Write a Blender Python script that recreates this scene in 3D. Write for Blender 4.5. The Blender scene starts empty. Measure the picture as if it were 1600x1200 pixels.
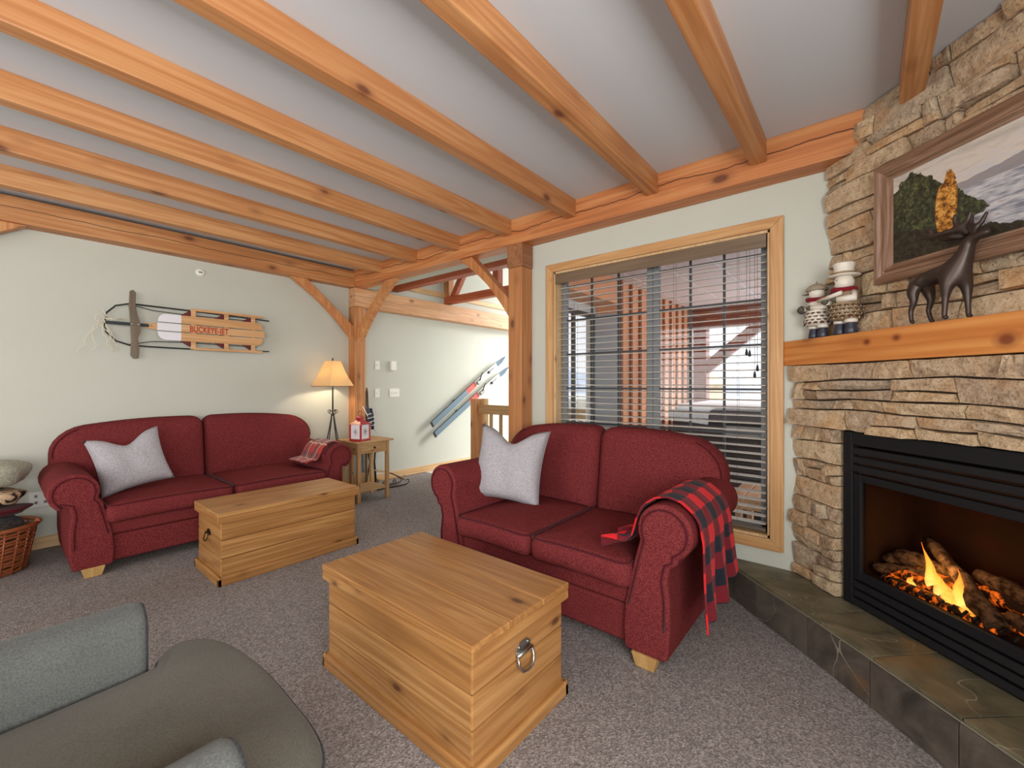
import bpy, bmesh, math, random
from math import sin, cos, pi, sqrt, radians, atan2, exp
from mathutils import Vector, Matrix
random.seed(7)
C = bpy.context.scene.collection
scn = bpy.context.scene

# ------------------------------------------------------------------ camera, world, lights, exposure
cam = bpy.data.objects.new('camera', bpy.data.cameras.new('camera')); C.objects.link(cam)
cam.location = (0, 0, 1.3)
cam.rotation_euler = (pi/2, 0, math.atan(551/668) - pi/2)
cam.data.sensor_width = 36; cam.data.lens = 668*36/1600
cam.data.clip_start = .02; cam.data.clip_end = 500
scn.camera = cam
scn.view_settings.view_transform = 'Standard'; scn.view_settings.look = 'None'
scn.view_settings.exposure = 0.0; scn.view_settings.gamma = 1; scn.view_settings.use_curve_mapping = False

def lin(c):
    return tuple(((v/255)/12.92 if v/255 <= .04045 else ((v/255+.055)/1.055)**2.4) for v in c) + (1,)

w = bpy.data.worlds.new('sky'); scn.world = w; w.use_nodes = True
nt = w.node_tree; bg = nt.nodes['Background']
tc = nt.nodes.new('ShaderNodeTexCoord'); sp = nt.nodes.new('ShaderNodeSeparateXYZ'); rp = nt.nodes.new('ShaderNodeValToRGB')
nt.links.new(tc.outputs['Generated'], sp.inputs[0]); nt.links.new(sp.outputs['Z'], rp.inputs[0]); nt.links.new(rp.outputs[0], bg.inputs[0])
rp.color_ramp.elements[0].color = lin((236, 238, 242)); rp.color_ramp.elements[1].color = lin((214, 222, 236))
bg.inputs[1].default_value = 1.25

def area(name, loc, rot, sx, sy, power, col=(1, 1, 1), spread=180):
    l = bpy.data.lights.new(name, 'AREA'); l.shape = 'RECTANGLE'; l.size = sx; l.size_y = sy
    l.energy = power; l.color = col; l.spread = radians(spread)
    o = bpy.data.objects.new(name, l); C.objects.link(o); o.location = loc; o.rotation_euler = rot
    return o
# daylight through the glazed openings of the walls behind and beside the camera
area('daylight_side_window', (-1.2, -1.05, 1.45), (radians(-90), 0, pi), 3.4, 1.0, 170, (1, .99, .98))
area('daylight_back_window', (-3.35, 2.2, 1.45), (radians(90), 0, radians(-90)), 3.2, 2.1, 85, (1, .99, .97))
# daylight through the big window of the stair hall 
area('daylight_hall_window', (7.35, 3.7, 2.5), (radians(90), 0, radians(90)), 2.2, 2.6, 95, (1, .99, .97))
#area('daylight_window', (3.22, 1.22, 1.35), (radians(90), 0, radians(90)), 1.5, 1.9, 28, (.95, .98, 1))

sun = bpy.data.lights.new('soft_sun', 'SUN'); sun.energy = 6.0; sun.angle = radians(25); sun.color = (1, .98, .95)
so = bpy.data.objects.new('soft_sun', sun); C.objects.link(so); so.rotation_euler = Vector((.70, -.52, .46)).to_track_quat('Z', 'Y').to_euler()

# ------------------------------------------------------------------ materials
MATS = {}
def newmat(name):
    m = bpy.data.materials.new(name); m.use_nodes = True
    return m, m.node_tree, m.node_tree.nodes, m.node_tree.links, m.node_tree.nodes['Principled BSDF']
def N(ns, t, **k):
    n = ns.new('ShaderNode'+t)
    for a, b in k.items(): setattr(n, a, b)
    return n
def ramp(ns, stops):
    r = N(ns, 'ValToRGB'); e = r.color_ramp.elements
    e[0].position, e[0].color = stops[0]; e[1].position, e[1].color = stops[-1]
    for p, c in stops[1:-1]:
        x = e.new(p); x.color = c
    return r
def mathn(ns, ls, op, a, b=None, c=None):
    n = N(ns, 'Math', operation=op)
    for i, v in enumerate((a, b, c)):
        if v is None: continue
        if isinstance(v, (int, float)): n.inputs[i].default_value = v
        else: ls.new(v, n.inputs[i])
    return n.outputs[0]
def mixc(ns, ls, f, a, b, mode='MIX'):
    n = N(ns, 'Mix', data_type='RGBA', blend_type=mode)
    for s, v in ((n.inputs[0], f), (n.inputs[6], a), (n.inputs[7], b)):
        if isinstance(v, (int, float)): s.default_value = v
        elif isinstance(v, tuple): s.default_value = v
        else: ls.new(v, s)
    return n.outputs[2]
def bump(ns, ls, b, h, strength=.3, dist=.01):
    n = N(ns, 'Bump'); n.inputs['Strength'].default_value = strength; n.inputs['Distance'].default_value = dist
    ls.new(h, n.inputs['Height']); ls.new(n.outputs[0], b.inputs['Normal'])
def coords(ns, ls, scale=(1, 1, 1), rnd=True, kind='Object'):
    t = N(ns, 'TexCoord'); mp = N(ns, 'Mapping'); mp.inputs['Scale'].default_value = scale
    if rnd:
        oi = N(ns, 'ObjectInfo'); vm = N(ns, 'VectorMath', operation='MULTIPLY_ADD')
        cx = N(ns, 'CombineXYZ')
        a = mathn(ns, ls, 'MULTIPLY', oi.outputs['Random'], 37.0)
        ls.new(a, cx.inputs[0]); ls.new(a, cx.inputs[1]); ls.new(mathn(ns, ls, 'MULTIPLY', a, 1.7), cx.inputs[2])
        va = N(ns, 'VectorMath', operation='ADD'); ls.new(t.outputs[kind], va.inputs[0]); ls.new(cx.outputs[0], va.inputs[1])
        ls.new(va.outputs[0], mp.inputs['Vector'])
    else: ls.new(t.outputs[kind], mp.inputs['Vector'])
    return mp.outputs[0]
def noise(ns, ls, vec, scale=5, detail=3, rough=.5, dist=0):
    n = N(ns, 'TexNoise'); n.inputs['Scale'].default_value = scale; n.inputs['Detail'].default_value = detail
    n.inputs['Roughness'].default_value = rough; n.inputs['Distortion'].default_value = dist
    ls.new(vec, n.inputs['Vector']); return n.outputs['Fac']

def plain(name, col, rough=.5, metal=0, nz=0, nscale=40, bmp=0, spec=.5, vary=0):
    if name in MATS: return MATS[name]
    m, t, ns, ls, b = newmat(name)
    c = lin(col)
    b.inputs['Base Color'].default_value = c; b.inputs['Roughness'].default_value = rough; b.inputs['Metallic'].default_value = metal
    b.inputs['Specular IOR Level'].default_value = spec
    v = coords(ns, ls, rnd=True)
    f = noise(ns, ls, v, nscale, 4)
    if nz:
        ls.new(mixc(ns, ls, f, tuple(x*(1-nz) for x in c[:3])+(1,), tuple(min(1, x*(1+nz)) for x in c[:3])+(1,)), b.inputs['Base Color'])
    if bmp: bump(ns, ls, b, f, bmp, .004)
    MATS[name] = m; return m

def wood(name, light, mid, dark, axis=0, knots=1.0, rough=.5, scale=1.0, hue=.25, crack=None, spots=()):
    """procedural softwood with grain along one axis, knots, optional drying check"""
    if name in MATS: return MATS[name]
    m, t, ns, ls, b = newmat(name)
    s = [14*scale]*3; s[axis] = .9*scale
    v = coords(ns, ls, tuple(s))
    g = noise(ns, ls, v, .55, 2, .5, .35)
    s3 = [60*scale]*3; s3[axis] = 1.6*scale
    fine = noise(ns, ls, coords(ns, ls, tuple(s3)), 1.0, 3, .6, .1)
    wv = mathn(ns, ls, 'MULTIPLY_ADD', mathn(ns, ls, 'SINE', mathn(ns, ls, 'MULTIPLY', g, 46.0)), .5, .5)
    broad = noise(ns, ls, v, .22, 2)
    f = mathn(ns, ls, 'ADD', mathn(ns, ls, 'MULTIPLY', fine, .75), mathn(ns, ls, 'MULTIPLY', wv, .20))
    f = mathn(ns, ls, 'ADD', f, mathn(ns, ls, 'MULTIPLY_ADD', broad, .5, -.25))
    cr = ramp(ns, [(.22, lin(light)), (.52, lin(mid)), (.85, lin(tuple(int(.68*a+.32*d) for a, d in zip(mid, dark))))])
    ls.new(f, cr.inputs[0]); col = cr.outputs[0]
    oi = N(ns, 'ObjectInfo')
    col = mixc(ns, ls, mathn(ns, ls, 'MULTIPLY', oi.outputs['Random'], hue), col, lin(tuple(int(.82*a+.18*d) for a, d in zip(mid, dark))))
    if knots:
        s2 = [7.0*scale]*3; s2[axis] = 3.6*scale
        v2 = coords(ns, ls, tuple(s2)); vo = N(ns, 'TexVoronoi'); vo.inputs['Scale'].default_value = 1.0; ls.new(v2, vo.inputs['Vector'])
        kf = ramp(ns, [(.10*knots, (1, 1, 1, 1)), (.19*knots, (.3, .3, .3, 1)), (.34*knots, (0, 0, 0, 1))]); ls.new(vo.outputs['Distance'], kf.inputs[0])
        sel = ramp(ns, [(.30, (0, 0, 0, 1)), (.34, (1, 1, 1, 1))]); se = N(ns, 'SeparateColor'); ls.new(vo.outputs['Color'], se.inputs[0]); ls.new(se.outputs[0], sel.inputs[0])
        kk = mathn(ns, ls, 'MULTIPLY', kf.outputs[0], sel.outputs[0])
        col = mixc(ns, ls, mathn(ns, ls, 'MULTIPLY', kk, .85), col, lin(dark))
    for ax_, z_, r_ in spots:
        t2 = N(ns, 'TexCoord'); s2_ = N(ns, 'SeparateXYZ'); ls.new(t2.outputs['Object'], s2_.inputs[0])
        e = mathn(ns, ls, 'ADD', mathn(ns, ls, 'POWER', mathn(ns, ls, 'ABSOLUTE', mathn(ns, ls, 'DIVIDE', mathn(ns, ls, 'SUBTRACT', s2_.outputs[0], ax_), r_*1.25)), 2), mathn(ns, ls, 'POWER', mathn(ns, ls, 'ABSOLUTE', mathn(ns, ls, 'DIVIDE', mathn(ns, ls, 'SUBTRACT', s2_.outputs[2], z_), r_)), 2))
        e = mathn(ns, ls, 'MULTIPLY_ADD', fine, .8, e)
        k3 = ramp(ns, [(.16, (1, 1, 1, 1)), (.34, (.45, .45, .45, 1)), (.9, (0, 0, 0, 1))]); ls.new(mathn(ns, ls, 'MULTIPLY', e, .25), k3.inputs[0])
        col = mixc(ns, ls, mathn(ns, ls, 'MULTIPLY', k3.outputs[0], .85), col, lin(dark))
    if crack:
        ax, zz, z0, amp, wd = crack
        tcn = N(ns, 'TexCoord'); sx = N(ns, 'SeparateXYZ'); ls.new(tcn.outputs['Object'], sx.inputs[0])
        n1 = N(ns, 'TexNoise', noise_dimensions='1D'); n1.inputs['Scale'].default_value = 1.6; n1.inputs['Detail'].default_value = 5
        ls.new(sx.outputs[ax], n1.inputs['W'])
        d = mathn(ns, ls, 'ABSOLUTE', mathn(ns, ls, 'SUBTRACT', sx.outputs[zz], mathn(ns, ls, 'MULTIPLY_ADD', mathn(ns, ls, 'SUBTRACT', n1.outputs[0], .5), amp, z0)))
        ck = mathn(ns, ls, 'LESS_THAN', d, wd)
        col = mixc(ns, ls, mathn(ns, ls, 'MULTIPLY', ck, .85), col, lin((50, 25, 15)))
    ls.new(col, b.inputs['Base Color']); b.inputs['Roughness'].default_value = rough
    bump(ns, ls, b, f, .15, .002)
    MATS[name] = m; return m

def fabric(name, c1, c2, scale=260, rough=.9, bmp=.35, blotch=.25, sheen=.1):
    if name in MATS: return MATS[name]
    m, t, ns, ls, b = newmat(name)
    v = coords(ns, ls); f = noise(ns, ls, v, scale, 2, .6); g = noise(ns, ls, v, 5, 3)
    r = ramp(ns, [(.35, lin(c1)), (.65, lin(c2))]); ls.new(f, r.inputs[0])
    col = mixc(ns, ls, mathn(ns, ls, 'MULTIPLY', g, blotch), r.outputs[0], lin(c1), 'MULTIPLY')
    ls.new(col, b.inputs['Base Color']); b.inputs['Roughness'].default_value = rough
    b.inputs['Sheen Weight'].default_value = sheen; b.inputs['Specular IOR Level'].default_value = .08
    bump(ns, ls, b, f, bmp, .003)
    MATS[name] = m; return m

def emis(name, col, strength):
    if name in MATS: return MATS[name]
    m, t, ns, ls, b = newmat(name)
    b.inputs['Base Color'].default_value = (0, 0, 0, 1); b.inputs['Emission Color'].default_value = lin(col); b.inputs['Emission Strength'].default_value = strength
    MATS[name] = m; return m

def glass(name, tint=(255, 255, 255), alpha=.12, rough=.02):
    if name in MATS: return MATS[name]
    m, t, ns, ls, b = newmat(name)
    tr = N(ns, 'BsdfTransparent'); tr.inputs[0].default_value = lin(tint); gl = N(ns, 'BsdfGlossy'); gl.inputs['Roughness'].default_value = rough
    mx = N(ns, 'MixShader'); fr = N(ns, 'LayerWeight'); fr.inputs[0].default_value = .5
    ls.new(mathn(ns, ls, 'MULTIPLY_ADD', mathn(ns, ls, 'POWER', fr.outputs['Facing'], 4.0), alpha*3, alpha*.3), mx.inputs[0]); ls.new(tr.outputs[0], mx.inputs[1]); ls.new(gl.outputs[0], mx.inputs[2])
    ls.new(mx.outputs[0], ns['Material Output'].inputs[0])
    MATS[name] = m; return m

# ------------------------------------------------------------------ mesh helpers
class MB:
    def __init__(s): s.v = []; s.f = []; s.uv = {}
    def add(s, vs, fs):
        k = len(s.v); s.v += [tuple(p) for p in vs]; s.f += [tuple(i+k for i in f) for f in fs]; return s
    def box(s, x0, x1, y0, y1, z0, z1):
        return s.add([(x0,y0,z0),(x1,y0,z0),(x1,y1,z0),(x0,y1,z0),(x0,y0,z1),(x1,y0,z1),(x1,y1,z1),(x0,y1,z1)],
                     [(0,3,2,1),(4,5,6,7),(0,1,5,4),(1,2,6,5),(2,3,7,6),(3,0,4,7)])
    def tbox(s, cx, cy, z0, z1, w0, d0, w1, d1, dx=0, dy=0):
        a = [(cx-w0/2,cy-d0/2,z0),(cx+w0/2,cy-d0/2,z0),(cx+w0/2,cy+d0/2,z0),(cx-w0/2,cy+d0/2,z0)]
        b = [(cx+dx-w1/2,cy+dy-d1/2,z1),(cx+dx+w1/2,cy+dy-d1/2,z1),(cx+dx+w1/2,cy+dy+d1/2,z1),(cx+dx-w1/2,cy+dy+d1/2,z1)]
        return s.add(a+b, [(0,3,2,1),(4,5,6,7),(0,1,5,4),(1,2,6,5),(2,3,7,6),(3,0,4,7)])
    def prism(s, poly, d0, d1, fr):
        n = len(poly)
        vs = [fr(a, b, d0) for a, b in poly] + [fr(a, b, d1) for a, b in poly]
        return s.add(vs, [tuple(range(n))[::-1], tuple(range(n, 2*n))] + [(i, (i+1) % n, n+(i+1) % n, n+i) for i in range(n)])
    def lathe(s, prof, n=20, c=(0, 0, 0), sx=1, sy=1):
        vs = []; fs = []
        for r, z in prof:
            for i in range(n):
                a = 2*pi*i/n; vs.append((c[0]+sx*r*cos(a), c[1]+sy*r*sin(a), c[2]+z))
        for j in range(len(prof)-1):
            for i in range(n):
                fs.append((j*n+i, j*n+(i+1) % n, (j+1)*n+(i+1) % n, (j+1)*n+i))
        fs.append(tuple(range(n))[::-1]); k = (len(prof)-1)*n; fs.append(tuple(range(k, k+n)))
        return s.add(vs, fs)
    def tube(s, path, r, n=8, closed=False, flat=1.0):
        P = [Vector(p) for p in path]; m = len(P); R = r if isinstance(r, (list, tuple)) else [r]*m
        vs = []; fs = []; up = None
        for i, p in enumerate(P):
            if closed: t = (P[(i+1) % m]-P[i-1])
            else: t = P[min(i+1, m-1)]-P[max(i-1, 0)]
            t.normalize()
            if up is None:
                up = Vector((0, 0, 1)) if abs(t.z) < .9 else Vector((1, 0, 0))
            a = t.cross(up)
            if a.length < 1e-4: a = t.cross(Vector((0, 1, 0)))
            a.normalize(); b = a.cross(t); up = b.copy() if b.length > .1 else up
            for k in range(n):
                q = 2*pi*k/n; vs.append(p + a*R[i]*cos(q) + b*R[i]*flat*sin(q))
        for i in range(m-1 if not closed else m):
            j = (i+1) % m
            for k in range(n): fs.append((i*n+k, i*n+(k+1) % n, j*n+(k+1) % n, j*n+k))
        if not closed: fs.append(tuple(range(n))[::-1]); fs.append(tuple(range((m-1)*n, m*n)))
        return s.add(vs, fs)
    def puffy(s, out, depth, r, bulge, fr, steps=4, inner=3, back=True):
        """rounded-edge slab: out = 2D outline (CCW), fr maps (a,b,d) to xyz"""
        n = len(out)
        area_ = sum(out[i][0]*out[(i+1) % n][1]-out[(i+1) % n][0]*out[i][1] for i in range(n))
        sg = 1 if area_ > 0 else -1
        nor = []
        for i in range(n):
            dx = out[(i+1) % n][0]-out[i-1][0]; dy = out[(i+1) % n][1]-out[i-1][1]; L = sqrt(dx*dx+dy*dy) or 1
            nor.append((-dy/L*sg, dx/L*sg))
        ins = lambda d: [(p[0]+q[0]*d, p[1]+q[1]*d) for p, q in zip(out, nor)]
        inn = ins(r); cx = sum(p[0] for p in inn)/n; cy = sum(p[1] for p in inn)/n
        rings = []
        for k in range(1, inner+1):
            f = k/(inner+.0)
            if k < inner: rings.append(([(cx+(p[0]-cx)*f, cy+(p[1]-cy)*f) for p in inn], depth/2+bulge*(1-f*f)))
        for k in range(steps+1):
            th = pi/2*(1-k/steps); rings.append((ins(r*(1-cos(th))), depth/2-r+r*sin(th)))
        full = list(rings)
        for o, d in reversed(rings): full.append((o, -d if back else max(-d, -depth/2)))
        if not back:
            full = rings + [(ins(0), -depth/2)]
        vs = [fr(cx, cy, depth/2+bulge)]; fs = []
        for o, d in full: vs += [fr(a, b, d) for a, b in o]
        last = len(vs); vs.append(fr(cx, cy, -(depth/2+(bulge if back else 0))))
        for i in range(n): fs.append((0, 1+i, 1+(i+1) % n))
        for j in range(len(full)-1):
            for i in range(n): fs.append((1+j*n+i, 1+(j+1)*n+i, 1+(j+1)*n+(i+1) % n, 1+j*n+(i+1) % n))
        k = 1+(len(full)-1)*n
        for i in range(n): fs.append((last, k+(i+1) % n, k+i))
        return s.add(vs, fs)
    def grid(s, nu, nv, fn, uvfn=None):
        k = len(s.v)
        for j in range(nv+1):
            for i in range(nu+1):
                s.v.append(tuple(fn(i/nu, j/nv)))
                if uvfn: s.uv[len(s.v)-1] = uvfn(i/nu, j/nv)
        for j in range(nv):
            for i in range(nu):
                a = k+j*(nu+1)+i; s.f.append((a, a+1, a+nu+2, a+nu+1))
        return s

def obj(name, mb, mat, parent=None, smooth=False, bevel=0, seg=2, loc=None, fix=True, subs=0, solid=0, wn=False):
    me = bpy.data.meshes.new(name); me.from_pydata(mb.v, [], mb.f)
    if fix:
        bm = bmesh.new(); bm.from_mesh(me); bmesh.ops.recalc_face_normals(bm, faces=bm.faces); bm.to_mesh(me); bm.free()
    if mb.uv:
        ul = me.uv_layers.new(name='UVMap')
        for l in me.loops: ul.data[l.index].uv = mb.uv.get(l.vertex_index, (0, 0))
    me.materials.append(mat)
    if smooth: me.polygons.foreach_set('use_smooth', [True]*len(me.polygons))
    o = bpy.data.objects.new(name, me); C.objects.link(o)
    if parent: o.parent = parent
    if loc: o.location = loc
    if solid:
        md = o.modifiers.new('solid', 'SOLIDIFY'); md.thickness = solid; md.offset = 0
    if bevel:
        md = o.modifiers.new('bevel', 'BEVEL'); md.width = bevel; md.segments = seg; md.limit_method = 'ANGLE'; md.angle_limit = radians(40)
    if wn:
        md = o.modifiers.new('wn', 'WEIGHTED_NORMAL'); md.weight = 100
    if subs:
        md = o.modifiers.new('sub', 'SUBSURF'); md.levels = subs; md.render_levels = subs
    me.update()
    return o
def thing(name, label, cat, loc=(0, 0, 0), rz=0, group=None):
    o = bpy.data.objects.new(name, None); C.objects.link(o); o.location = loc; o.rotation_euler = (0, 0, rz); o.empty_display_size = .1
    o['label'] = label; o['category'] = cat
    if group: o['group'] = group
    return o
def tag(o, label, cat, group=None):
    o['label'] = label; o['category'] = cat
    if group: o['group'] = group
    return o
def struct(o, label=None):
    o['kind'] = 'structure'
    if label: o['label'] = label
    return o
FX = lambda a, b, d: (a, d, b)        # outline in x-z, depth along y
FP = lambda a, b, d: (a, b, d)        # outline in plan
FY = lambda a, b, d: (d, a, b)        # outline in y-z, depth along x
def rrect(x0, x1, y0, y1, r, n=5):
    """rounded rectangle, r = single radius or (bl, br, tr, tl)"""
    R = r if isinstance(r, tuple) else (r,)*4; pts = []
    for (cx, cy, a0, q) in ((x0+R[0], y0+R[0], pi, R[0]), (x1-R[1], y0+R[1], 1.5*pi, R[1]), (x1-R[2], y1-R[2], 0, R[2]), (x0+R[3], y1-R[3], .5*pi, R[3])):
        for k in range(n+1):
            a = a0+pi/2*k/n; pts.append((cx+q*cos(a), cy+q*sin(a)))
    out = []                                    # subdivide long edges
    for i, p in enumerate(pts):
        q = pts[(i+1) % len(pts)]; out.append(p); L = sqrt((p[0]-q[0])**2+(p[1]-q[1])**2); m = int(L/.09)
        for k in range(1, m+1): out.append((p[0]+(q[0]-p[0])*k/(m+1), p[1]+(q[1]-p[1])*k/(m+1)))
    return out

# ------------------------------------------------------------------ shared materials
CEIL = 2.715
FIRL, FIRM, FIRD = (216, 162, 108), (190, 128, 76), (98, 48, 30)
fir = [wood('fir_beam_%s' % 'xyz'[k], FIRL, FIRM, FIRD, axis=k, knots=.8, scale=.9, hue=.5) for k in range(3)]
fir_header = wood('fir_header', (216, 154, 98), (196, 122, 70), (92, 42, 26), axis=1, knots=.9, scale=.8, crack=(1, 2, 2.615, .13, .0035))
fir_side = wood('fir_side_beam', FIRL, FIRM, FIRD, axis=0, knots=.8, scale=.8, crack=(0, 2, 2.60, .07, .003))
fir_red = [wood('fir_red_%s' % 'xyz'[k], (190, 104, 62), (168, 80, 44), (90, 34, 20), axis=k, knots=.5, scale=.9) for k in range(3)]
pale = [wood('pale_pine_%s' % 'xyz'[k], (228, 196, 150), (210, 170, 118), (120, 74, 40), axis=k, knots=.6, scale=1.2, hue=.15) for k in range(3)]
trimw = [wood('window_pine_%s' % 'xyz'[k], (214, 170, 118), (196, 146, 92), (140, 90, 50), axis=k, knots=.35, scale=1.1, hue=.12) for k in range(3)]
chestw = [wood('chest_pine_%s' % 'xyz'[k], (198, 150, 94), (168, 118, 66), (80, 44, 24), axis=k, knots=.75, scale=1.1, hue=.3, rough=.38) for k in range(3)]
mantelw = wood('mantel_fir', (226, 158, 88), (206, 128, 62), (110, 42, 22), axis=0, knots=1.0, scale=.75, rough=.42, spots=((.545, 1.497, .013), (.685, 1.503, .013), (1.07, 1.455, .022), (1.45, 1.49, .015)))
tablew = [wood('side_table_pine_%s' % 'xyz'[k], (206, 172, 124), (180, 140, 92), (90, 52, 28), axis=k, knots=.6, scale=1.6) for k in range(3)]
wallm = plain('sage_wall_paint', (200, 202, 190), .85, nz=.03, nscale=3, spec=.2)
ceilm = plain('ceiling_paint', (206, 210, 214), .9, nz=.015, nscale=2, spec=.15)
white = plain('white_plastic', (236, 236, 228), .4)
iron = plain('black_iron', (46, 48, 50), .45, .6)
chrome = plain('worn_steel', (190, 190, 186), .3, 1, nz=.15, nscale=30)
brass = plain('dark_brass', (70, 52, 36), .35, .8)
blackm = plain('matte_black_steel', (26, 27, 30), .55, .0, spec=.3)

# ------------------------------------------------------------------ room shell
XW, YW, XE, YS = 2.99, 5.01, 7.5, -1.15
# carpet
def carpet():
    m, t, ns, ls, b = newmat('loop_carpet')
    v = coords(ns, ls, rnd=False)
    vo = N(ns, 'TexVoronoi'); vo.inputs['Scale'].default_value = 150; ls.new(v, vo.inputs['Vector'])
    f = noise(ns, ls, v, 130, 3, .7); big = noise(ns, ls, v, 1.3, 3)
    se = N(ns, 'SeparateColor'); ls.new(vo.outputs['Color'], se.inputs[0])
    mix = mathn(ns, ls, 'ADD', mathn(ns, ls, 'MULTIPLY', se.outputs[0], .6), mathn(ns, ls, 'MULTIPLY', f, .4))
    r = ramp(ns, [(.2, lin((118, 111, 108))), (.55, lin((150, 143, 140))), (.85, lin((182, 175, 171)))]); ls.new(mix, r.inputs[0])
    ls.new(mixc(ns, ls, mathn(ns, ls, 'MULTIPLY', big, .25), r.outputs[0], lin((120, 108, 100)), 'MULTIPLY'), b.inputs['Base Color'])
    b.inputs['Roughness'].default_value = .95; b.inputs['Specular IOR Level'].default_value = .1
    bump(ns, ls, b, vo.outputs['Distance'], .6, .004)
    return m
struct(obj('floor', MB().box(-3.5, 4.05, YS-.1, YW+.1, -.12, 0), carpet()), 'brown grey loop carpet floor')
struct(obj('floor_hall', MB().box(4.05, XE, 2.2, YW+.1, -.12, .003), plain('hall_floor_tile', (206, 208, 206), .25, nz=.05, nscale=6)), 'pale glossy hall floor beyond the carpet')
struct(obj('ceiling', MB().box(-3.5, XW, YS-.1, YW+.1, CEIL, CEIL+.1), ceilm), 'smooth pale grey ceiling')
struct(obj('ceiling_hall', MB().box(XW, XE, 2.2, YW+.1, 3.9, 4.0), ceilm))
wl = struct(obj('wall_left', MB().box(-3.5, XE+.1, YW, YW+.12, 0, 4.0), wallm), 'sage green painted wall behind the long sofa')
# wall with the living-room window  (opening Y .44-2.01, z .37-2.235)
WY0, WY1, WZ0, WZ1 = .44, 2.01, .365, 2.235
m = MB()
m.box(XW, XW+.14, YS-.1, WY0, 0, 4.0).box(XW, XW+.14, WY1, 2.385, 0, 2.5).box(XW, XW+.14, WY0, WY1, 0, WZ0).box(XW, XW+.14, WY0, WY1, WZ1, 4.0)
m.box(XW, XW+.14, WY1, 5.0, 2.5+.005, 4.0)
struct(obj('wall_window', m, wallm), 'sage green wall around the window')
# hall south wall and far wall with windows
m = MB(); m.box(XW+.14, 3.28, 2.27, 2.35, -.1, 4).box(3.28, 4.12, 2.27, 2.35, 2.05, 4).box(3.28, 4.12, 2.27, 2.35, -.1, .35).box(4.12, XE, 2.27, 2.35, -.1, 4)
struct(obj('wall_hall_side', m, plain('pale_wall', (216, 218, 216), .8)))
m = MB(); m.box(XE, XE+.1, 2.2, 2.6, -.1, 4).box(XE, XE+.1, 4.8, YW+.1, -.1, 4).box(XE, XE+.1, 2.6, 4.8, -.1, 1.0).box(XE, XE+.1, 2.6, 4.8, 3.7, 4)
struct(obj('wall_hall_end', m, plain('pale_wall', (216, 218, 216), .8)))
# walls behind the camera with openings for daylight
m = MB(); m.box(-3.5, -2.95, YS-.1, YS, 0, CEIL).box(.55, XW, YS-.1, YS, 0, CEIL).box(-2.95, .55, YS-.1, YS, 0, .93).box(-2.95, .55, YS-.1, YS, 1.98, CEIL)
struct(obj('wall_right', m, wallm))
m = MB(); m.box(-3.6, -3.5, YS-.1, .5, 0, CEIL).box(-3.6, -3.5, 3.9, YW+.1, 0, CEIL).box(-3.6, -3.5, .5, 3.9, 0, .35).box(-3.6, -3.5, .5, 3.9, 2.55, CEIL)
struct(obj('wall_back', m, wallm))
# baseboards
for nm, x0, x1, y0, y1 in (('baseboard_left', -3.5, XE, YW-.018, YW), ('baseboard_hall', XW+.14, XE, 2.352, 2.37)):
    struct(obj(nm, MB().box(x0, x1, y0, y1, 0.004, .098), pale[0], bevel=.004))
struct(obj('baseboard_window', MB().box(XW-.016, XW, .80, 2.235, 0.002, .098), pale[1], bevel=.004))

# window casing with mitred boards, jamb, sashes and grilles
wn = bpy.data.objects.new('window_1', None); C.objects.link(wn); wn['kind'] = 'structure'; wn['label'] = 'large pine cased window behind the loveseat'
def yz(pts, x0, x1, nm, mat, par, bev=.004):
    return obj(nm, MB().prism(pts, x0, x1, FY), mat, par, bevel=bev)
o0, o1, p0, p1 = .37, 2.08, .298, 2.30
yz([(o0, p1), (o1, p1), (WY1, WZ1), (WY0, WZ1)], XW-.022, XW, 'head_casing', trimw[1], wn)
yz([(o0, p0), (o1, p0), (WY1, WZ0), (WY0, WZ0)], XW-.022, XW, 'sill_casing', trimw[1], wn)
yz([(o0, p0), (o0, p1), (WY0, WZ1), (WY0, WZ0)], XW-.022, XW, 'side_casing', trimw[2], wn)
yz([(o1, p0), (o1, p1), (WY1, WZ1), (WY1, WZ0)], XW-.022, XW, 'side_casing', trimw[2], wn)
m = MB(); m.box(XW, XW+.14, WY0, WY0+.015, WZ0, WZ1).box(XW, XW+.14, WY1-.015, WY1, WZ0, WZ1).box(XW, XW+.14, WY0, WY1, WZ0, WZ0+.015).box(XW, XW+.14, WY0, WY1, WZ1-.015, WZ1)
obj('jamb', m, pale[2], wn)
greyf = plain('grey_sash', (120, 122, 124), .5); darkg = plain('dark_grille', (58, 60, 62), .5)
mid = 1.20
for (a, b_) in ((WY0+.02, mid), (mid+.002, WY1-.02)):
    m = MB(); q = .045
    m.box(XW+.09, XW+.13, a, a+q, WZ0+.015, WZ1-.015).box(XW+.09, XW+.13, b_-q, b_, WZ0+.015, WZ1-.015)
    m.box(XW+.09, XW+.13, a, b_, WZ0+.015, WZ0+.06).box(XW+.09, XW+.13, a, b_, WZ1-.06, WZ1-.015)
    sash = obj('sash', m, greyf, wn, bevel=.004)
    g = (b_-a-2*q)/3
    for k in (1, 2): obj('grille_bar', MB().box(XW+.102, XW+.118, a+q+k*g-.007, a+q+k*g+.007, WZ0+.06, WZ1-.06), darkg, sash)
    for k in range(6):
        z = .445+.285*k+.25
        if z < WZ1-.08: obj('grille_bar', MB().box(XW+.103, XW+.117, a+q, b_-q, z-.007, z+.007), darkg, sash)
    obj('pane', MB().box(XW+.108, XW+.112, a+q, b_-q, WZ0+.06, WZ1-.06), glass('window_glass'), sash)

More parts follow.
